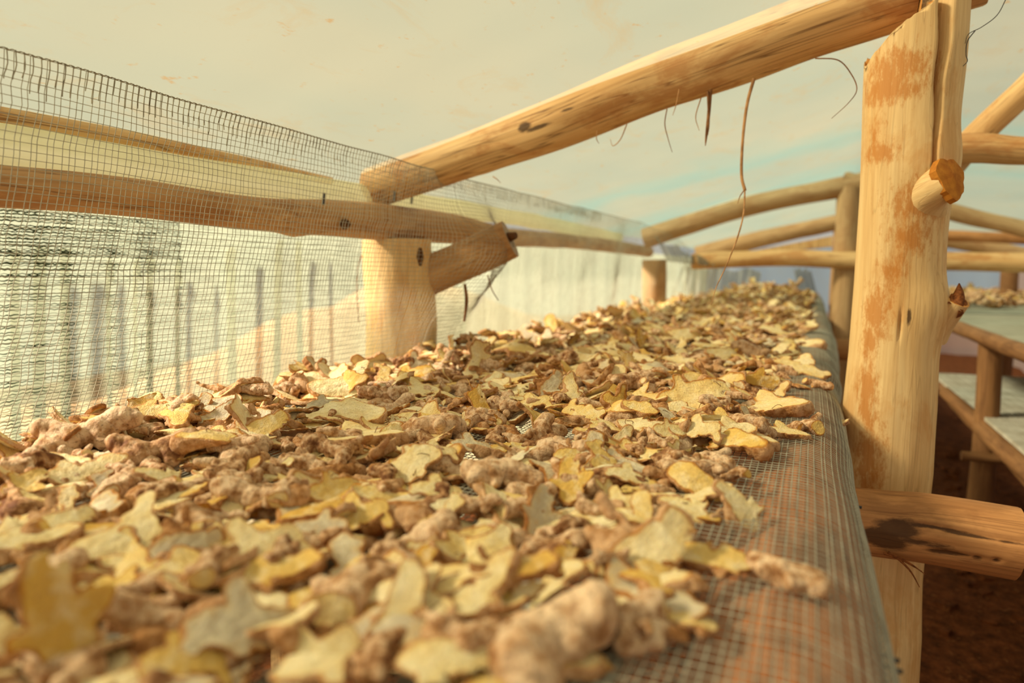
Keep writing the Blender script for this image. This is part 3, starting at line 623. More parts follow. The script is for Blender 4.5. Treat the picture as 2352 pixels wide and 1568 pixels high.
# ------------------------------------------------------------------ right-hand tables
rt = thing('drying_table', (.9, 3.4, 0), 'second table across the aisle with upper mesh top and lower shelf', 'table')
tz = EZ - .2
v, tr = box((.555, 1.4, tz - .006), (1.45, 6.6, tz)); part('mesh_top', mesh('mesh_top', v, tr, NETFAR, smooth=False), rt)
log('edge_log', [(.548, 1.35, tz - .022), (.545, 3.4, tz - .026), (.55, 6.6, tz - .022)], [.024, .026, .024], WOOD_RIGHT, rt, nc=14, nl=70, seed=91, rough=.12)
for k in range(24):
    x0 = .565 + k * .036; xx = x0 + .04 * 0
    v, tr = box((x0, 1.4, EZ - .512), (x0 + .031, 3.9, EZ - .500)); part('shelf_slat', mesh('shelf_slat', v, tr, SLAT, smooth=False), rt)
log('shelf_log', [(.56, 1.35, EZ - .545), (.57, 3.0, EZ - .545), (.60, 3.95, EZ - .545)], [.028, .030, .028], WOOD_RIGHT, rt, nc=14, nl=60, seed=92, rough=.1)
lb = atx(2268, 900, .575)
log('leg', [(lb[0], lb[1], 0), (lb[0] + .004, lb[1], EZ - .5), (lb[0], lb[1], tz - .03)], [.040, .038, .036], WOOD_RIGHT, rt, nc=18, nl=60, seed=93)
log('leg', [(1.35, lb[1], 0), (1.35, lb[1], tz - .01)], [.036, .034], WOOD_RIGHT, rt, nc=14, nl=30, seed=94)
log('leg', [(.575, 4.9, 0), (.575, 4.9, tz - .03)], [.038, .034], WOOD_RIGHT, rt, nc=14, nl=30, seed=95)
cb = aty(2208, 1046, lb[1] - .05)
log('crossbar', [cb, (1.35, lb[1] - .05, cb[2])], [.017, .019], WOOD_RIGHT, rt, nc=12, nl=20, seed=96)
log('brace', [aty(2170, 900, lb[1] + .3), aty(2235, 960, lb[1] + .06), aty(2352, 1085, lb[1] - .25), aty(2440, 1190, lb[1] - .5)], [.022, .026, .028], WOOD_RIGHT, rt, nc=12, nl=40, seed=97)
cyl_thing('wooden_post', [(aty(2318, 640, 5.3)[0], 5.3, 0), (aty(2318, 640, 5.3)[0], 5.3, EZ + .1)], [.055, .05], 'far stump-like post standing behind the second table', 'post', WOOD_RIGHT, 98)
def rubble():
    VV, TT, n = [], [], 0
    for k in range(260):
        c = np.array([rng.uniform(.12, .75), rng.uniform(.8, 4.5), 0.0]); s = rng.uniform(.012, .05)
        v, tr = box((-.5, -.5, -.5), (.5, .5, .5)); v = v * np.array([s, s * rng.uniform(.4, 1), s * rng.uniform(.2, .6)]) * (1 + .3 * rng.standard_normal((8, 1)) * .5)
        a = rng.uniform(0, 6.28); R_ = np.array([[math.cos(a), -math.sin(a), 0], [math.sin(a), math.cos(a), 0], [0, 0, 1]])
        VV.append(v @ R_.T + c + np.array([0, 0, s * .15])); TT.append(tr + n); n += 8
    return mesh('earth_clods', np.vstack(VV), np.vstack(TT), EARTH, smooth=False)
tag(obj('earth_clods', rubble()), 'loose brown clods and chips on the aisle floor', 'clods', None, 'stuff')

# ------------------------------------------------------------------ ginger
def rhizome(r, body, spread, nf, br=(.0085, .0115), fr=(.0052, .0085), wig=.35):
    caps = []; p = np.array([-body / 2, 0, 0]); nb = r.integers(2, 5); br = r.uniform(*br)
    for k in range(nb):
        q = p + np.array([body / nb, r.uniform(-wig, wig) * body / nb * 1.4, r.uniform(-.004, .004)])
        caps.append((p, q, br * r.uniform(.75, 1.2), br * r.uniform(.75, 1.2)))
        p = q
    for k in range(nf):
        b = caps[r.integers(0, nb)]; o = b[0] + (b[1] - b[0]) * r.uniform(0, 1)
        an = r.uniform(.4, 2.7) * (1 if k % 2 else -1); L = spread * r.uniform(.6, 1.4)
        d = np.array([math.cos(an), math.sin(an), r.uniform(-.45, .45)])
        rr = r.uniform(*fr); caps.append((o, o + d * L, rr * 1.1, rr * r.uniform(.75, 1.1)))
        if r.random() < .45:
            o2 = o + d * L * .8; a2 = an + r.uniform(-1, 1); caps.append((o2, o2 + np.array([math.cos(a2), math.sin(a2), r.uniform(-.4, .4)]) * L * .6, rr * .9, rr * .65))
    return caps
def sdf_caps(p, caps, seed):
    num = None; k = .0026; dmin = np.full(len(p), 1e9); ringc = np.zeros(len(p)); acc = np.zeros(len(p))
    for (a, b, ra, rb) in caps:
        ab = b - a; L2 = ab @ ab; t = np.clip(((p - a) @ ab) / L2, 0, 1); d = np.linalg.norm(p - a - t[:, None] * ab, axis=1) - (ra + (rb - ra) * t)
        s = ((p - a) @ ab) / math.sqrt(L2)
        ringc = np.where(d < dmin, s, ringc); dmin = np.minimum(dmin, d); acc += np.exp(-d / k)
    d = -k * np.log(acc + 1e-30)
    ph = ringc * 2 * np.pi / .0085 + 3.2 * noise(p, 70, seed)
    rg = np.abs(np.sin(ph / 2)) ** 6
    return d + .00045 * rg - .0008 * noise(p, 190, seed + 1) - .0018 * noise(p, 75, seed + 2) - .0028 * np.clip(noise(p * np.array([1, 1, .3]), 95, seed + 3) - .25, 0, 1) * -1.6, rg
class Shape:
    def __init__(s, kind, seed):
        r = np.random.default_rng(seed); s.kind = kind; s.seed = seed
        if kind == 's': s.caps = rhizome(r, r.uniform(.044, .074), r.uniform(.020, .034), r.integers(5, 9), (.013, .020), (.0075, .0125), .30)
        elif kind == 'h': s.caps = rhizome(r, r.uniform(.034, .055), r.uniform(.014, .022), r.integers(2, 5), (.011, .015), (.007, .010))
        else: s.caps = rhizome(r, r.uniform(.036, .062), r.uniform(.015, .026), r.integers(4, 8))
        s.planes = []
        if kind == 's':
            z0 = r.uniform(-.003, .003); t = r.uniform(.0046, .0085)
            tl = r.uniform(-.16, .16, 2)
            s.planes = [(np.array([tl[0], tl[1], 1.0]), z0 + t / 2), (np.array([-tl[1], tl[0] * .5, -1.0]), -z0 + t / 2)]
        elif kind == 'h':
            s.planes = [(np.array([r.uniform(-.25, .25), r.uniform(-.25, .25), 1.0]), r.uniform(-.002, .003))]
        elif r.random() < .6:
            a = r.uniform(0, 6.28); s.planes = [(np.array([math.cos(a), math.sin(a), r.uniform(0, .8)]), r.uniform(.016, .024))]
        s.planes = [(n / np.linalg.norm(n), d) for n, d in s.planes]
        s.curl = (r.uniform(-7, 9), r.uniform(-6, 6), r.uniform(-5, 8)) if kind == 's' else (r.uniform(-2, 2), 0, 0)
        s.bendy = r.uniform(0, .003)
    def f(s, p):
        d, rg = sdf_caps(p, s.caps, s.seed)
        body = d.copy()
        for n, h in s.planes: d = np.maximum(d, p @ n - h + .0007 * noise(p, 130, 9) + .0004 * noise(p, 300, 10))
        return d, body, rg
    def build(s, cell, cz):
        pts = np.array([c[i] for c in s.caps for i in (0, 1)]); rad = max(max(c[2], c[3]) for c in s.caps) + .004
        lo, hi = pts.min(0) - rad, pts.max(0) + rad
        if s.kind == 's': lo[2], hi[2] = max(lo[2], -.016), min(hi[2], .016)
        n = [max(3, int((hi[k] - lo[k]) / (cell if k < 2 else cz)) + 2) for k in range(3)]
        ax = [np.linspace(lo[k], hi[k], n[k]) for k in range(3)]
        G = np.stack(np.meshgrid(*ax, indexing='ij'), -1); st = np.array([a[1] - a[0] for a in ax])
        val = s.f(G.reshape(-1, 3))[0].reshape(n)
        ins = val < 0
        # surface nets
        acc = np.zeros([n[0] - 1, n[1] - 1, n[2] - 1, 3]); cnt = np.zeros([n[0] - 1, n[1] - 1, n[2] - 1])
        offs = [(i, j, k) for i in (0, 1) for j in (0, 1) for k in (0, 1)]
        sl = lambda o: tuple(slice(o[q], n[q] - 1 + o[q]) for q in range(3))
        for ia, a in enumerate(offs):
            for b in offs[ia + 1:]:
                if sum(abs(a[q] - b[q]) for q in range(3)) != 1: continue
                va, vb = val[sl(a)], val[sl(b)]; cr = (va < 0) != (vb < 0); t = np.where(cr, va / np.where(cr, va - vb, 1), 0)
                pa = np.array(a, float); pb = np.array(b, float)
                acc += np.where(cr[..., None], pa + t[..., None] * (pb - pa), 0); cnt += cr
        m = cnt > 0; idx = -np.ones(m.shape, int); idx[m] = np.arange(m.sum())
        cellpos = np.stack(np.meshgrid(*[np.arange(q - 1) for q in n], indexing='ij'), -1)
        v = lo + (cellpos[m] + acc[m] / cnt[m][:, None]) * st
        quads = []
        for axn in range(3):
            b, c = [(1, 2), (2, 0), (0, 1)][axn]
            s0 = [slice(None)] * 3; s1 = [slice(None)] * 3; s0[axn] = slice(0, -1); s1[axn] = slice(1, None)
            cr = ins[tuple(s0)] != ins[tuple(s1)]
            ii = np.argwhere(cr); ii = ii[(ii[:, b] > 0) & (ii[:, c] > 0) & (ii[:, b] < n[b] - 1) & (ii[:, c] < n[c] - 1)]
            fl = ins[tuple(s0)][tuple(ii.T)]
            eb = np.eye(3, dtype=int)[b]; ec = np.eye(3, dtype=int)[c]
            q = np.stack([idx[tuple((ii - eb - ec).T)], idx[tuple((ii - ec).T)], idx[tuple(ii.T)], idx[tuple((ii - eb).T)]], 1)
            q[~fl] = q[~fl][:, ::-1]; quads.append(q)
        q = np.vstack(quads); q = q[(q >= 0).all(1)]
        tr = np.concatenate([q[:, [0, 1, 2]], q[:, [0, 2, 3]]])
        for it in range(2 if cell < .004 else 1):
            e = .0004; f0 = s.f(v)[0]
            gr = np.stack([s.f(v + e * np.eye(3)[k])[0] - f0 for k in range(3)], 1) / e
            gr /= np.maximum(np.linalg.norm(gr, axis=1), .3)[:, None]; v = v - np.clip(f0, -cell, cell)[:, None] * gr * .9
        d, body, rg = s.f(v)
        loc = v.copy()
        a, b, c = s.curl; w = v.copy()
        w[:, 2] += a * v[:, 0] ** 2 + b * v[:, 0] * v[:, 1] + c * v[:, 1] ** 2 + s.bendy * np.sin(v[:, 0] * 90 + s.seed)
        w -= np.array([*(w[:, :2].min(0) + w[:, :2].max(0)) / 2, w[:, 2].mean()])
        return w, tr, np.maximum(-body, 0), rg * np.clip(1 - (-body) / .0015, 0, 1), loc
NS, NH, NK = 20, 6, 16
shapes = [Shape('s', 100 + i) for i in range(NS)] + [Shape('h', 200 + i) for i in range(NH)] + [Shape('k', 300 + i) for i in range(NK)]
kinds = {'s': list(range(NS)), 'h': list(range(NS, NS + NH)), 'k': list(range(NS + NH, NS + NH + NK))}
LOD = []
for s in shapes:
    hi = s.build(.0019, .0014 if s.kind == 's' else .0019)
    mid = s.build(.0048, .0026 if s.kind == 's' else .0048)
    low = s.build(.0098, .0042 if s.kind == 's' else .0098)
    LOD.append((hi, mid, low))
hi_mesh = [mesh('ginger_piece', h[0], h[1], GINGER, {'depth': h[2], 'ring': h[3], 'local': h[4], 'tint': np.zeros(len(h[0])), 'amber': np.full(len(h[0]), float(sh_.kind != 'k'))}, sharp=50) for (h, _, _), sh_ in zip(LOD, shapes)]
ext = [np.ptp(h[0][:, 0]) for h, _, _ in LOD]

# height field of the pile
GC = .005; GX0, GX1, GY0, GY1 = -.86, .16, .05, 6.6
NX, NY = int((GX1 - GX0) / GC), int((GY1 - GY0) / GC)
Hf = np.full((NX, NY), EZ + TZ + .003)
gx = GX0 + (np.arange(NX) + .5) * GC; gy = GY0 + (np.arange(NY) + .5) * GC
Hf -= np.clip(gx[:, None] - log_x(gy)[None], 0, None) ** 2 * 12
pieces = []                                    # (shape, matrix 3x3, location, tint, tag)
def rotm(yaw, tx, ty):
    cz, sz = math.cos(yaw), math.sin(yaw); A = np.array([[cz, -sz, 0], [sz, cz, 0], [0, 0, 1]])
    cx_, sx_ = math.cos(tx), math.sin(tx); B = np.array([[1, 0, 0], [0, cx_, -sx_], [0, sx_, cx_]])
    cy_, sy_ = math.cos(ty), math.sin(ty); C_ = np.array([[cy_, 0, sy_], [0, 1, 0], [-sy_, 0, cy_]])
    return A, B, C_
def drop(si, M, x, y, tint, info=None, pct=70, sink=0.0, lod=2):
    vv = LOD[si][lod][0] @ M.T
    ix = ((vv[:, 0] + x - GX0) / GC).astype(int); iy = ((vv[:, 1] + y - GY0) / GC).astype(int)
    ok = (ix >= 0) & (ix < NX) & (iy >= 0) & (iy < NY)
    if ok.sum() < 4: return None
    z = np.percentile(Hf[ix[ok], iy[ok]] - vv[ok, 2], pct) - sink
    np.maximum.at(Hf, (ix[ok], iy[ok]), vv[ok, 2] + z)
    pieces.append((si, M, np.array([x, y, z]), tint, info)); return z
def xr(y):                                     # right limit of the spread
    return np.interp(y, [.2, .30, .36, .42, .50, .60, .75, .95, 1.3, 2.0, 3.0, 5.0, 6.5], [-.085, -.080, -.070, -.052, -.06, -.07, -.062, -.030, -.022, -.012, -.006, .0, .0])
def rand_tint():
    r = rng.random()
    return rng.uniform(0, .35) if r < .55 else (rng.uniform(.35, .72) if r < .82 else rng.uniform(.78, 1.0))
def rand_piece(x, y, tiltsd, lod, kp=(.64, .12, .24), sc_=1.0, pct=74):
    k = rng.choice(['s', 'h', 'k'], p=kp); si = int(rng.choice(kinds[k]))
    s_ = (rng.uniform(.45, .95) if k != 'k' else rng.uniform(.42, .85)) * sc_
    A, B, C_ = rotm(rng.uniform(0, 6.283), rng.normal(0, tiltsd), rng.normal(0, tiltsd))
    flip = np.diag([1, -1, -1.0]) if (k == 's' and rng.random() < .5) or (k == 'h' and rng.random() < .4) else np.eye(3)
    drop(si, (B @ C_ @ A @ flip) * s_, x, y, rand_tint(), None, pct, 0, lod)
def scatter(y0, y1, dens, tiltsd, lod, thin=True, **k):
    n = int(dens * (y1 - y0) * .85)
    for _ in range(n):
        y = rng.uniform(y0, y1); x = rng.uniform(XL + .02, xr(y))
        if thin and rng.random() < np.clip(1 - (xr(y) - x) / .10, 0, 1) * .55: continue
        rand_piece(x, y, tiltsd, lod, **k)
def mound(x, y): return .095 * math.exp(-((x + .27) / .22) ** 2 - ((y - 4.55) / .55) ** 2)
Hf += np.array([[mound(a, b) for b in gy[::10]] for a in gx]).repeat(10, 1)[:, :NY] if NY % 10 == 0 else np.array([[mound(a, b) for b in gy] for a in gx])
scatter(.10, 2.4, 560, .14, 2, pct=55, kp=(.35, .25, .40)); scatter(.10, 2.4, 430, .22, 2, pct=58, kp=(.45, .2, .35)); scatter(.10, .8, 120, .2, 2, pct=55, kp=(.4, .25, .35))
scatter(2.4, 6.3, 420, .25, 2, sc_=1.15); scatter(2.4, 4.6, 300, .35, 2, sc_=1.1)
for _ in range(260):
    a, r_ = rng.uniform(0, 6.28), rng.uniform(0, 1) ** .5
    rand_piece(-.27 + .30 * r_ * math.cos(a), 4.5 + .75 * r_ * math.sin(a), .5, 2, sc_=1.1)
# a rim heaped against the net on the left
for _ in range(150):
    y = rng.uniform(.3, 3.6); rand_piece(rng.uniform(XL + .015, XL + .10), y, .38, 2)
scatter(.75, 2.4, 260, .36, 1, pct=68); scatter(.10, .75, 190, .28, 1, pct=62, sc_=.85)

# pieces that the photograph lets one single out: u, v, width in pixels, kind, turn, tilt to the viewer (deg), tint, label
HAND = [
 (1780, 706, 60, 'k', 0, 10, .2, None), (1700, 735, 60, 's', 20, 15, .1, None), (1620, 742, 70, 's', 0, 22, .15, None), (1500, 745, 70, 's', 10, 25, .3, None), (1560, 765, 90, 's', 30, 22, .2, None),
 (1840, 745, 70, 's', 160, 12, .2, None), (1780, 770, 80, 's', 0, 12, .25, None), (1855, 793, 85, 's', 175, 10, .1, 'slender pale slice lying on the bare net at the far table edge'),
 (1470, 790, 40, 'c', 80, 70, .66, 'narrow mustard slice standing upright in the far middle of the pile'), (1180, 803, 120, 's', 5, 22, .45, 'bright yellow lobed slice below the side log'), (880, 815, 130, 's', 0, 24, .2, None),
 (910, 800, 90, 's', 20, 30, .5, None), (800, 800, 90, 'k', 30, 20, .95, 'crumpled dark brown root clump against the net left of the post'), (1400, 810, 90, 's', 0, 20, .25, None), (1340, 800, 90, 's', 20, 20, .2, None), (1660, 818, 90, 's', 10, 20, .2, None), (1720, 812, 90, 'k', 0, 5, .2, None),
 (1840, 850, 130, 's', 165, 14, .3, 'flat yellow slice at the table edge left of the split post'), (1875, 890, 72, 'k', 165, 0, .4, 'small knobby piece lying by itself on the net near the post'),
 (1640, 868, 150, 's', 5, 20, .42, 'wide yellow slice right of centre beneath a curled one'), (1745, 885, 80, 'c', 20, 55, .68, 'curled mustard slice standing up near the table edge'),
 (1560, 830, 80, 's', 10, 20, .2, None), (1500, 850, 90, 'k', 0, 0, .2, None), (1440, 832, 38, 'c', 85, 75, .4, 'short slice standing on end in the middle distance'), (1450, 892, 115, 'k', 10, 0, .6, 'big brown skinned rhizome right of the middle'),
 (1370, 840, 70, 'k', 0, 0, .7, None), (1260, 885, 70, 'c', 60, 45, .9, 'greyish leaf-like slice tilted up in the middle'), (1310, 905, 80, 'c', 110, 42, .2, 'pale Y-shaped slice tilted up in the middle'), (1175, 888, 110, 's', 5, 22, .1, None),
 (1090, 838, 80, 'c', 75, 62, .15, 'pale star-shaped slice standing upright left of centre'), (960, 865, 100, 'h', 0, 14, .68, 'mustard half piece lying flat beside a brown root tuft'), (925, 832, 55, 'k', 20, 20, 1.0, None), (1010, 850, 70, 'k', 20, 10, .8, None),
 (520, 860, 125, 's', 168, 26, .12, 'large speckled slice tilted against the net on the left'), (622, 868, 62, 'c', 120, 48, .95, 'grey dried slice leaning up right of the speckled one'), (580, 832, 66, 'c', 35, 50, .74, 'curled brown-edged slice rising against the net'), (650, 835, 70, 'k', 5, 5, .7, None), (720, 832, 100, 's', 170, 14, .5, None),
 (745, 862, 145, 's', 0, 18, .1, 'broad pale slice with ragged right edge left of centre'), (780, 892, 150, 's', 5, 16, .12, 'broad pale slice just below another one left of centre'), (740, 930, 80, 's', 10, 26, 1.0, 'ash grey dried slice left of the middle'), (640, 893, 75, 'k', 5, 0, .2, None), (590, 905, 75, 'k', 0, 0, .2, None), (510, 893, 90, 'h', 5, 10, .3, None),
 (490, 918, 130, 's', 172, 30, .98, 'grey curved slice like a boat on the left'), (385, 893, 62, 'c', 100, 66, .1, 'tall pale slab standing on edge by the net on the left'), (300, 908, 120, 'k', 20, 10, .9, 'leathery brown lump leaning on the net at the left'), (335, 930, 70, 's', 20, 30, .66, None), (245, 932, 75, 'k', 10, 0, .3, None),
 (900, 905, 80, 'k', 5, 0, .2, None), (850, 905, 60, 'k', 10, 0, .4, None), (960, 900, 110, 's', 170, 20, .15, None), (1060, 905, 50, 'k', 80, 30, .4, 'finger-shaped yellow stub pointing up in the middle'), (960, 948, 110, 's', 10, 24, .25, None), (1010, 985, 130, 'k', 10, 0, .2, None), (1110, 965, 110, 'k', 10, 0, .3, None), (1130, 920, 80, 'k', 30, 0, .3, None),
 (1220, 930, 90, 's', 20, 20, .35, None), (1340, 950, 110, 's', 160, 18, .4, None), (1290, 925, 60, 'k', 60, 0, .5, None), (1470, 935, 90, 'h', 165, 12, .45, None), (1590, 930, 180, 's', 8, 16, .35, 'long yellow-topped slice right of the middle'), (1760, 940, 190, 's', 160, 18, .25, 'large pointed slice sloping to the right near the table edge'), (1650, 970, 110, 's', 150, 22, .5, None), (1720, 975, 120, 'k', 170, 0, .4, None),
 (1500, 975, 170, 's', 5, 10, .1, None), (1640, 992, 190, 's', 175, 8, .1, 'thin flat slice with split lobes on the right'), (1690, 1010, 200, 's', 172, 8, .12, 'long flat pale slice just above a yellow-sided one'), (1800, 1000, 120, 's', 170, 14, .3, 'flat slice with brown underside at the net on the right'), (1840, 985, 100, 'k', 165, 4, .5, 'thin curled scrap pointing right over the net'),
 (1540, 1000, 90, 's', 0, 15, .3, None), (1430, 1005, 62, 'h', 60, 40, .1, 'round pale disc of ginger tilted toward the front'), (1470, 1030, 52, 'k', 80, 10, .6, 'short bright yellow stub beside the round disc'), (1520, 1010, 70, 'k', 20, 0, .3, None), (1700, 1045, 150, 'h', 170, 10, .55, 'thick yellow-sided slab at the right border of the pile'), (1600, 1030, 110, 's', 10, 18, .2, None),
 (1928, 972, 46, 's', 170, 0, .3, 'tiny slice resting on the net fold beside the split post'),
 (820, 1000, 230, 's', 165, 20, .2, 'very large pale yellow slice with broad lobes left of centre'), (800, 958, 170, 's', 160, 18, .12, None), (600, 985, 120, 's', 30, 30, .45, 'yellow notched slice tilted up left of centre'), (505, 960, 110, 's', 20, 26, .9, 'dull grey-green slice on the left of the pile'), (415, 955, 100, 's', 100, 30, .5, 'yellow fan-shaped slice on the left'), (345, 965, 95, 's', 10, 30, .4, 'pitted yellow slice on the left'), (280, 955, 70, 's', 60, 25, .1, None),
 (100, 950, 130, 'k', 172, 0, .5, 'smooth brown finger of ginger lying at the left by the net'), (20, 980, 120, 's', 10, 20, .95, 'large dull slice cut by the left border of the photo'), (200, 1000, 230, 'k', 12, 4, .15, 'long pinkish ginger finger lying on the left'), (360, 1032, 220, 'k', 12, 4, .7, 'long brown trough-shaped piece on the left'), (475, 1040, 150, 'h', 12, 12, .45, 'yellow wedge with flat top left of centre'), (75, 1045, 130, 'k', 40, 4, .2, None),
 (560, 1062, 150, 'k', 40, 20, .6, 'knobbly cluster of brown stubs left of centre'), (690, 1078, 115, 'k', 150, 10, .3, 'speckled pinkish finger lying left of centre'), (640, 1070, 80, 'h', 0, 20, .2, None), (735, 1040, 80, 'k', 130, 20, .7, None), (790, 1058, 90, 'k', 85, 40, .5, 'upright tan knob left of the pale notched slice'),
 (945, 1072, 150, 's', 20, 24, .15, 'pale notched slice in the lower middle'), (1000, 1030, 80, 's', 20, 20, .2, None), (1080, 1030, 100, 's', 20, 22, .85, None), (1240, 1000, 100, 'k', 80, 30, .5, None), (1160, 1090, 210, 'k', 10, 0, .2, 'large pinkish cluster of knobs in the middle'), (1310, 1035, 70, 's', 20, 24, .5, None), (1390, 1060, 115, 's', 150, 26, .5, 'greenish yellow slice below the round disc'), (1330, 1100, 120, 'k', 30, 5, .3, None),
 (1310, 1130, 110, 's', 70, 36, .62, 'deep yellow slice tilted up right of the pinkish cluster'), (1565, 1075, 100, 'k', 10, 0, .2, 'round ringed knob on the right side of the pile'), (1640, 1095, 90, 'k', 30, 0, .3, None), (1440, 1110, 110, 's', 10, 16, .2, None), (1510, 1130, 85, 'k', 20, 0, .2, None), (1600, 1120, 140, 'h', 160, 25, .5, 'tan half with cut yellow face near the right border'), (1690, 1110, 70, 'k', 150, 0, .6, None),
 (1680, 1185, 120, 's', 140, 24, .1, 'pale squarish slice jutting over the net on the right'), (1560, 1185, 120, 's', 150, 20, .2, None), (1480, 1180, 80, 'h', 110, 20, .4, None), (1420, 1150, 110, 's', 20, 20, .3, None), (1360, 1170, 80, 'k', 20, 0, .3, None),
 (200, 1095, 150, 's', 40, 26, .15, 'broad pale slice on the far left under the long finger'), (250, 1120, 80, 's', 130, 30, 1.0, None), (155, 1160, 70, 'h', 60, 36, .2, None), (60, 1120, 110, 's', 20, 20, .5, None), (360, 1105, 120, 's', 160, 24, .2, None), (130, 1195, 160, 's', 20, 18, .2, None), (270, 1222, 210, 's', 12, 16, .15, 'long ribbed pale slice at the lower left'), (80, 1235, 190, 's', 12, 14, .2, None),
 (440, 1130, 90, 'h', 20, 12, .6, None), (570, 1155, 170, 'k', 160, 0, .15, 'wide pink lump in the lower left of the middle'), (650, 1130, 90, 'k', 60, 0, .2, None), (770, 1130, 140, 's', 8, 18, .5, 'oval yellow slice with brown rim below the middle'), (880, 1135, 150, 's', 10, 18, .45, None), (1000, 1130, 130, 's', 10, 20, .3, None), (1040, 1165, 70, 'h', 70, 40, .2, 'small pale kidney-shaped slice below the pink cluster'), (1100, 1180, 110, 'k', 10, 0, .3, None),
 (430, 1255, 170, 's', 10, 20, .9, None), (590, 1260, 200, 's', 38, 20, .15, 'long narrow slice lying diagonally at the lower left'), (650, 1262, 90, 'k', 60, 10, .5, None), (735, 1225, 130, 's', 150, 30, .95, None), (820, 1210, 150, 's', 20, 24, .5, 'bright yellow five-lobed slice at the lower middle'), (980, 1225, 160, 'k', 20, 0, .15, 'pinkish knob cluster right of the five-lobed slice'), (1190, 1190, 120, 'k', 10, 0, .2, None), (1240, 1200, 130, 's', 60, 34, .92, None),
 (1060, 1262, 160, 's', 25, 22, .4, 'golden lobed slice in the lower middle'), (965, 1292, 110, 'h', 20, 20, .7, None), (1290, 1292, 95, 's', 60, 26, .7, 'deep golden round-ended slice near the dark gap'), (1200, 1315, 130, 's', 15, 20, .65, None), (1140, 1305, 100, 's', 50, 20, .62, None), (1350, 1260, 90, 'k', 20, 0, .2, None), (1390, 1290, 80, 'k', 60, 0, .3, None),
 (1460, 1285, 220, 's', 50, 20, .1, 'pale star-shaped slice at the lower right border of the pile'), (1625, 1300, 200, 's', 165, 16, .5, 'yellow slice with round lobe lying on the net at the right'), (1545, 1240, 100, 'k', 140, 0, .3, None), (1800, 1330, 200, 'k', 162, 0, .35, 'thin knobbly twig of ginger alone on the bare net'), (1470, 1415, 180, 'k', 60, 0, .2, 'gnarled pinkish lump on the net at the lower right'), (1590, 1442, 40, 'h', 10, 0, .4, None),
 (120, 1325, 160, 'k', 20, 0, .2, None), (20, 1330, 90, 'h', 20, 24, .2, None), (350, 1330, 140, 'k', 30, 0, .2, None), (480, 1320, 110, 'k', 60, 0, .4, None), (650, 1345, 200, 's', 10, 24, .55, 'slice with glowing yellow centre at the lower left'), (810, 1370, 190, 'k', 50, 0, .3, 'dark knobbly cluster at the lower left of the middle'), (280, 1420, 180, 'k', 35, 0, .25, None), (90, 1430, 120, 'k', 70, 10, .8, None),
 (1110, 1365, 190, 's', 70, 26, .2, 'large tan slice in front of the dark gap'), (935, 1410, 190, 's', 60, 34, .15, None), (560, 1450, 290, 's', 15, 24, .92, 'big blurred grey-cream slice at the bottom left'), (1260, 1450, 300, 'k', 40, 0, .15, 'very big blurred pinkish rhizome at the bottom middle'), (1090, 1500, 150, 'k', 60, 0, .5, None), (730, 1520, 180, 's', 40, 24, .2, None), (140, 1500, 240, 'c', 80, 60, .68, 'blurred bright yellow slice poking up at the bottom left corner'), (420, 1530, 180, 's', 20, 20, .6, None), (880, 1530, 160, 'k', 60, 10, .7, None), (1030, 1555, 240, 's', 5, 16, .2, None),
]
def march(u, v_):
    d = ray(u, v_); d = d / np.linalg.norm(d)
    for s in np.arange(.15, 6.5, .004):
        p = EYE + d * s; ix = int((p[0] - GX0) / GC); iy = int((p[1] - GY0) / GC)
        if 0 <= ix < NX and 0 <= iy < NY and p[2] <= Hf[ix, iy]: return p
        if p[2] < EZ + TZ - .06: return p
    return None
vd_yaw = lambda p: math.atan2(p[1], p[0])
used = {}
for (u, v_, w, k, turn, tilt, tint, label) in sorted(HAND, key=lambda h: h[1]):
    p = march(u, v_)
    if p is None: continue
    Zd = (p - EYE) @ FW; kk = 's' if k == 'c' else k
    cand = kinds[kk]; si = cand[(int(u * 7 + v_ * 13)) % len(cand)]
    fore = max(.45, abs(math.cos(math.radians(turn))) * .8 + .2)
    s_ = float(np.clip(w * 0.98 * Zd / F / ext[si] / (fore if turn < 60 or turn > 120 else .8), .40, 1.6))
    yaw = vd_yaw(p) - math.pi / 2                # local x along image horizontal
    flip = np.diag([1, -1, -1.0]) if (int(u) % 2 and k in 'sc') else np.eye(3)
    Az = rotm(math.radians(turn), 0, 0)[0]; T_ = rotm(0, math.radians(tilt + (6 if k in 'sh' else 0) + rng.normal(0, 6)), math.radians(rng.normal(0, 11)))
    V_ = rotm(yaw, 0, 0)[0]
    M = V_ @ T_[1] @ T_[2] @ Az @ flip * s_
    drop(si, M, p[0], p[1], tint, (label, k), 64 if k != 'c' else 76, 0.0, 1)

# which pieces show largest: coarse id buffer
BW, BH = 392, 262; fsc = F * BW / IW
zb = []; pid = []; cells = []
for i, (si, M, loc, tint, info) in enumerate(pieces):
    if loc[1] > 3.0 and info is None: continue
    vv = LOD[si][1][0] @ M.T + loc - EYE; z = vv @ FW; ok = z > .05
    px = (BW / 2 + fsc * (vv[ok] @ RT) / z[ok]).astype(int); py = (BH / 2 - fsc * (vv[ok] @ UP) / z[ok]).astype(int); z = z[ok]
    for dx in (-1, 0, 1):
        for dy in (-1, 0, 1):
            a, b = px + dx, py + dy; k = (a >= 0) & (a < BW) & (b >= 0) & (b < BH)
            cells.append(a[k] + b[k] * BW); zb.append(z[k]); pid.append(np.full(k.sum(), i))
cells = np.concatenate(cells); zb = np.concatenate(zb); pid = np.concatenate(pid)
o = np.argsort(-zb); best = np.full(BW * BH, -1); best[cells[o]] = pid[o]
cnt = np.bincount(best[best >= 0], minlength=len(pieces)).astype(float)
for i, pc in enumerate(pieces):
    if pc[4] is not None and pc[4][0]: cnt[i] += 1000
    elif pc[4] is not None: cnt[i] += 4
single = set(np.argsort(-cnt)[:300].tolist())

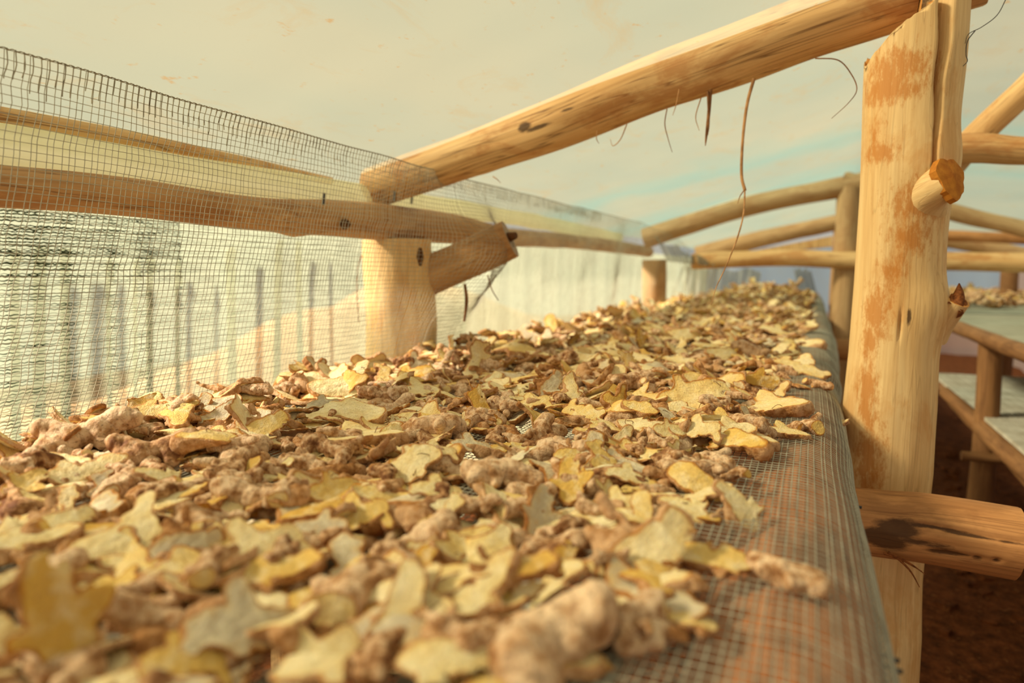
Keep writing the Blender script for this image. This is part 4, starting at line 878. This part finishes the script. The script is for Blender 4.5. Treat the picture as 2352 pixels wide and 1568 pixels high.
from mathutils import Matrix
COLW = lambda t: 'cream' if t < .28 else ('pale yellow' if t < .45 else ('golden yellow' if t < .74 else 'dull greyish'))
def auto_label(k, tint, uu, vv_):
    hz = 'on the left' if uu < 620 else ('left of the middle' if uu < 1050 else ('in the middle' if uu < 1400 else 'on the right'))
    dp = 'far' if vv_ < 830 else ('half-way' if vv_ < 1010 else ('near' if vv_ < 1230 else 'blurred front'))
    nm = {'s': 'ginger slice', 'c': 'ginger slice', 'h': 'halved ginger piece', 'k': 'knobbly ginger piece'}[k]
    look = COLW(tint) if k != 'k' else ('tan' if tint < .35 else 'brown')
    return f'{dp} {look} {nm} {hz}', f'{dp} {look} {nm}s {hz}'
groups = {}
for i in sorted(single):
    si, M, loc, tint, info = pieces[i]
    k = info[1] if info else shapes[si].kind
    o = bpy.data.objects.new('ginger_slice' if k in 'sc' else ('ginger_half' if k == 'h' else 'ginger_rhizome'), hi_mesh[si])
    o.matrix_world = Matrix([[*M[r], loc[r]] for r in range(3)] + [[0, 0, 0, 1]]); o.color = (tint, 0, 0, 1); link(o)
    q = loc - EYE; zz = q @ FW; uu, vq = IW / 2 + F * (q @ RT) / zz, IH / 2 - F * (q @ UP) / zz
    if info and info[0]: tag(o, info[0], 'ginger', 'ginger pieces drying on the net')
    else: groups.setdefault(auto_label(k, tint, uu, vq), []).append((uu, o))
ORD = ['leftmost', 'second', 'third', 'fourth', 'fifth', 'sixth', 'seventh', 'eighth', 'ninth', 'tenth', 'eleventh', 'twelfth', 'thirteenth', 'fourteenth', 'fifteenth', 'sixteenth', 'seventeenth', 'eighteenth', 'nineteenth', 'twentieth']
for (lb_, plural), members in groups.items():
    members.sort(key=lambda m: m[0])
    for n_, (uu, o) in enumerate(members):
        if len(members) == 1: tag(o, lb_, 'ginger', 'ginger pieces drying on the net'); continue
        w0 = ORD[min(n_, 19)] if n_ == 0 else (ORD[min(n_, 19)] + ' from left' if n_ < len(members) - 1 else 'rightmost')
        tag(o, f'{w0} of the {plural}', 'ginger', 'ginger pieces drying on the net')
VV, TT, DD, RR, LL, TI, AM, n = [], [], [], [], [], [], [], 0
for i, (si, M, loc, tint, info) in enumerate(pieces):
    if i in single: continue
    near = loc[1] < 1.4 and cnt[i] > 5
    h = LOD[si][1 if near else 2]
    VV.append(h[0] @ M.T + loc); T3 = h[1] if np.linalg.det(M) > 0 else h[1][:, ::-1]; TT.append(T3 + n); DD.append(h[2]); RR.append(h[3]); LL.append(h[4] + rng.uniform(0, 3, 3)); TI.append(np.full(len(h[0]), tint)); AM.append(np.full(len(h[0]), float(shapes[si].kind != 'k'))); n += len(h[0])
pile = obj('ginger_pile', mesh('ginger_pile', np.vstack(VV), np.vstack(TT), GINGER, {'depth': np.concatenate(DD), 'ring': np.concatenate(RR), 'local': np.vstack(LL), 'tint': np.concatenate(TI), 'amber': np.concatenate(AM)}, sharp=50))
pile.color = (0, 0, 0, 1)
tag(pile, 'rest of the heaped ginger slices and knobs filling the drying table', 'ginger pile', None, 'stuff')
# rootlets
lines = []
for k in range(420):
    y = rng.uniform(.3, 1.7); x = rng.uniform(XL + .03, xr(y)); ix, iy = int((x - GX0) / GC), int((y - GY0) / GC); z = Hf[ix, iy] - .002
    a = rng.uniform(0, 6.28); L = rng.uniform(.006, .020); d = np.array([math.cos(a), math.sin(a), rng.uniform(-.15, .3)]) * L
    b_ = rng.normal(0, .0025, 3); lines.append(spline([np.array([x, y, z]), np.array([x, y, z]) + d * .5 + b_, np.array([x, y, z]) + d], 7))
v, tr = threads(lines, .00042)
tag(obj('rootlets', mesh('rootlets', v, tr, ROOT)), 'fine brown rootlets scattered over the ginger', 'rootlets', None, 'stuff')

# ginger on the far right-hand table
VV, TT, DD, RR, LL, TI, n = [], [], [], [], [], [], 0
for k in range(420):
    x, y = rng.uniform(.60, 1.40), rng.uniform(4.3, 6.5); si = int(rng.integers(0, len(shapes))); A, B, C_ = rotm(rng.uniform(0, 6.28), rng.normal(0, .3), rng.normal(0, .3)); M = B @ C_ @ A * rng.uniform(.9, 1.4); h = LOD[si][2]
    VV.append(h[0] @ M.T + np.array([x, y, tz + .012 + rng.uniform(0, .05)])); TT.append(h[1] + n); DD.append(h[2]); RR.append(h[3]); LL.append(h[4]); TI.append(np.full(len(h[0]), rand_tint())); n += len(h[0])
gp2 = obj('ginger_pile', mesh('ginger_pile_far', np.vstack(VV), np.vstack(TT), GINGER, {'depth': np.concatenate(DD), 'ring': np.concatenate(RR), 'local': np.vstack(LL), 'tint': np.concatenate(TI)})); gp2.color = (0, 0, 0, 1)
tag(gp2, 'blurred strip of ginger on the second table across the aisle', 'ginger pile', None, 'stuff')
print('pieces', len(pieces), 'pile tris', len(pile.data.polygons), 'max H', Hf.max() - EZ)
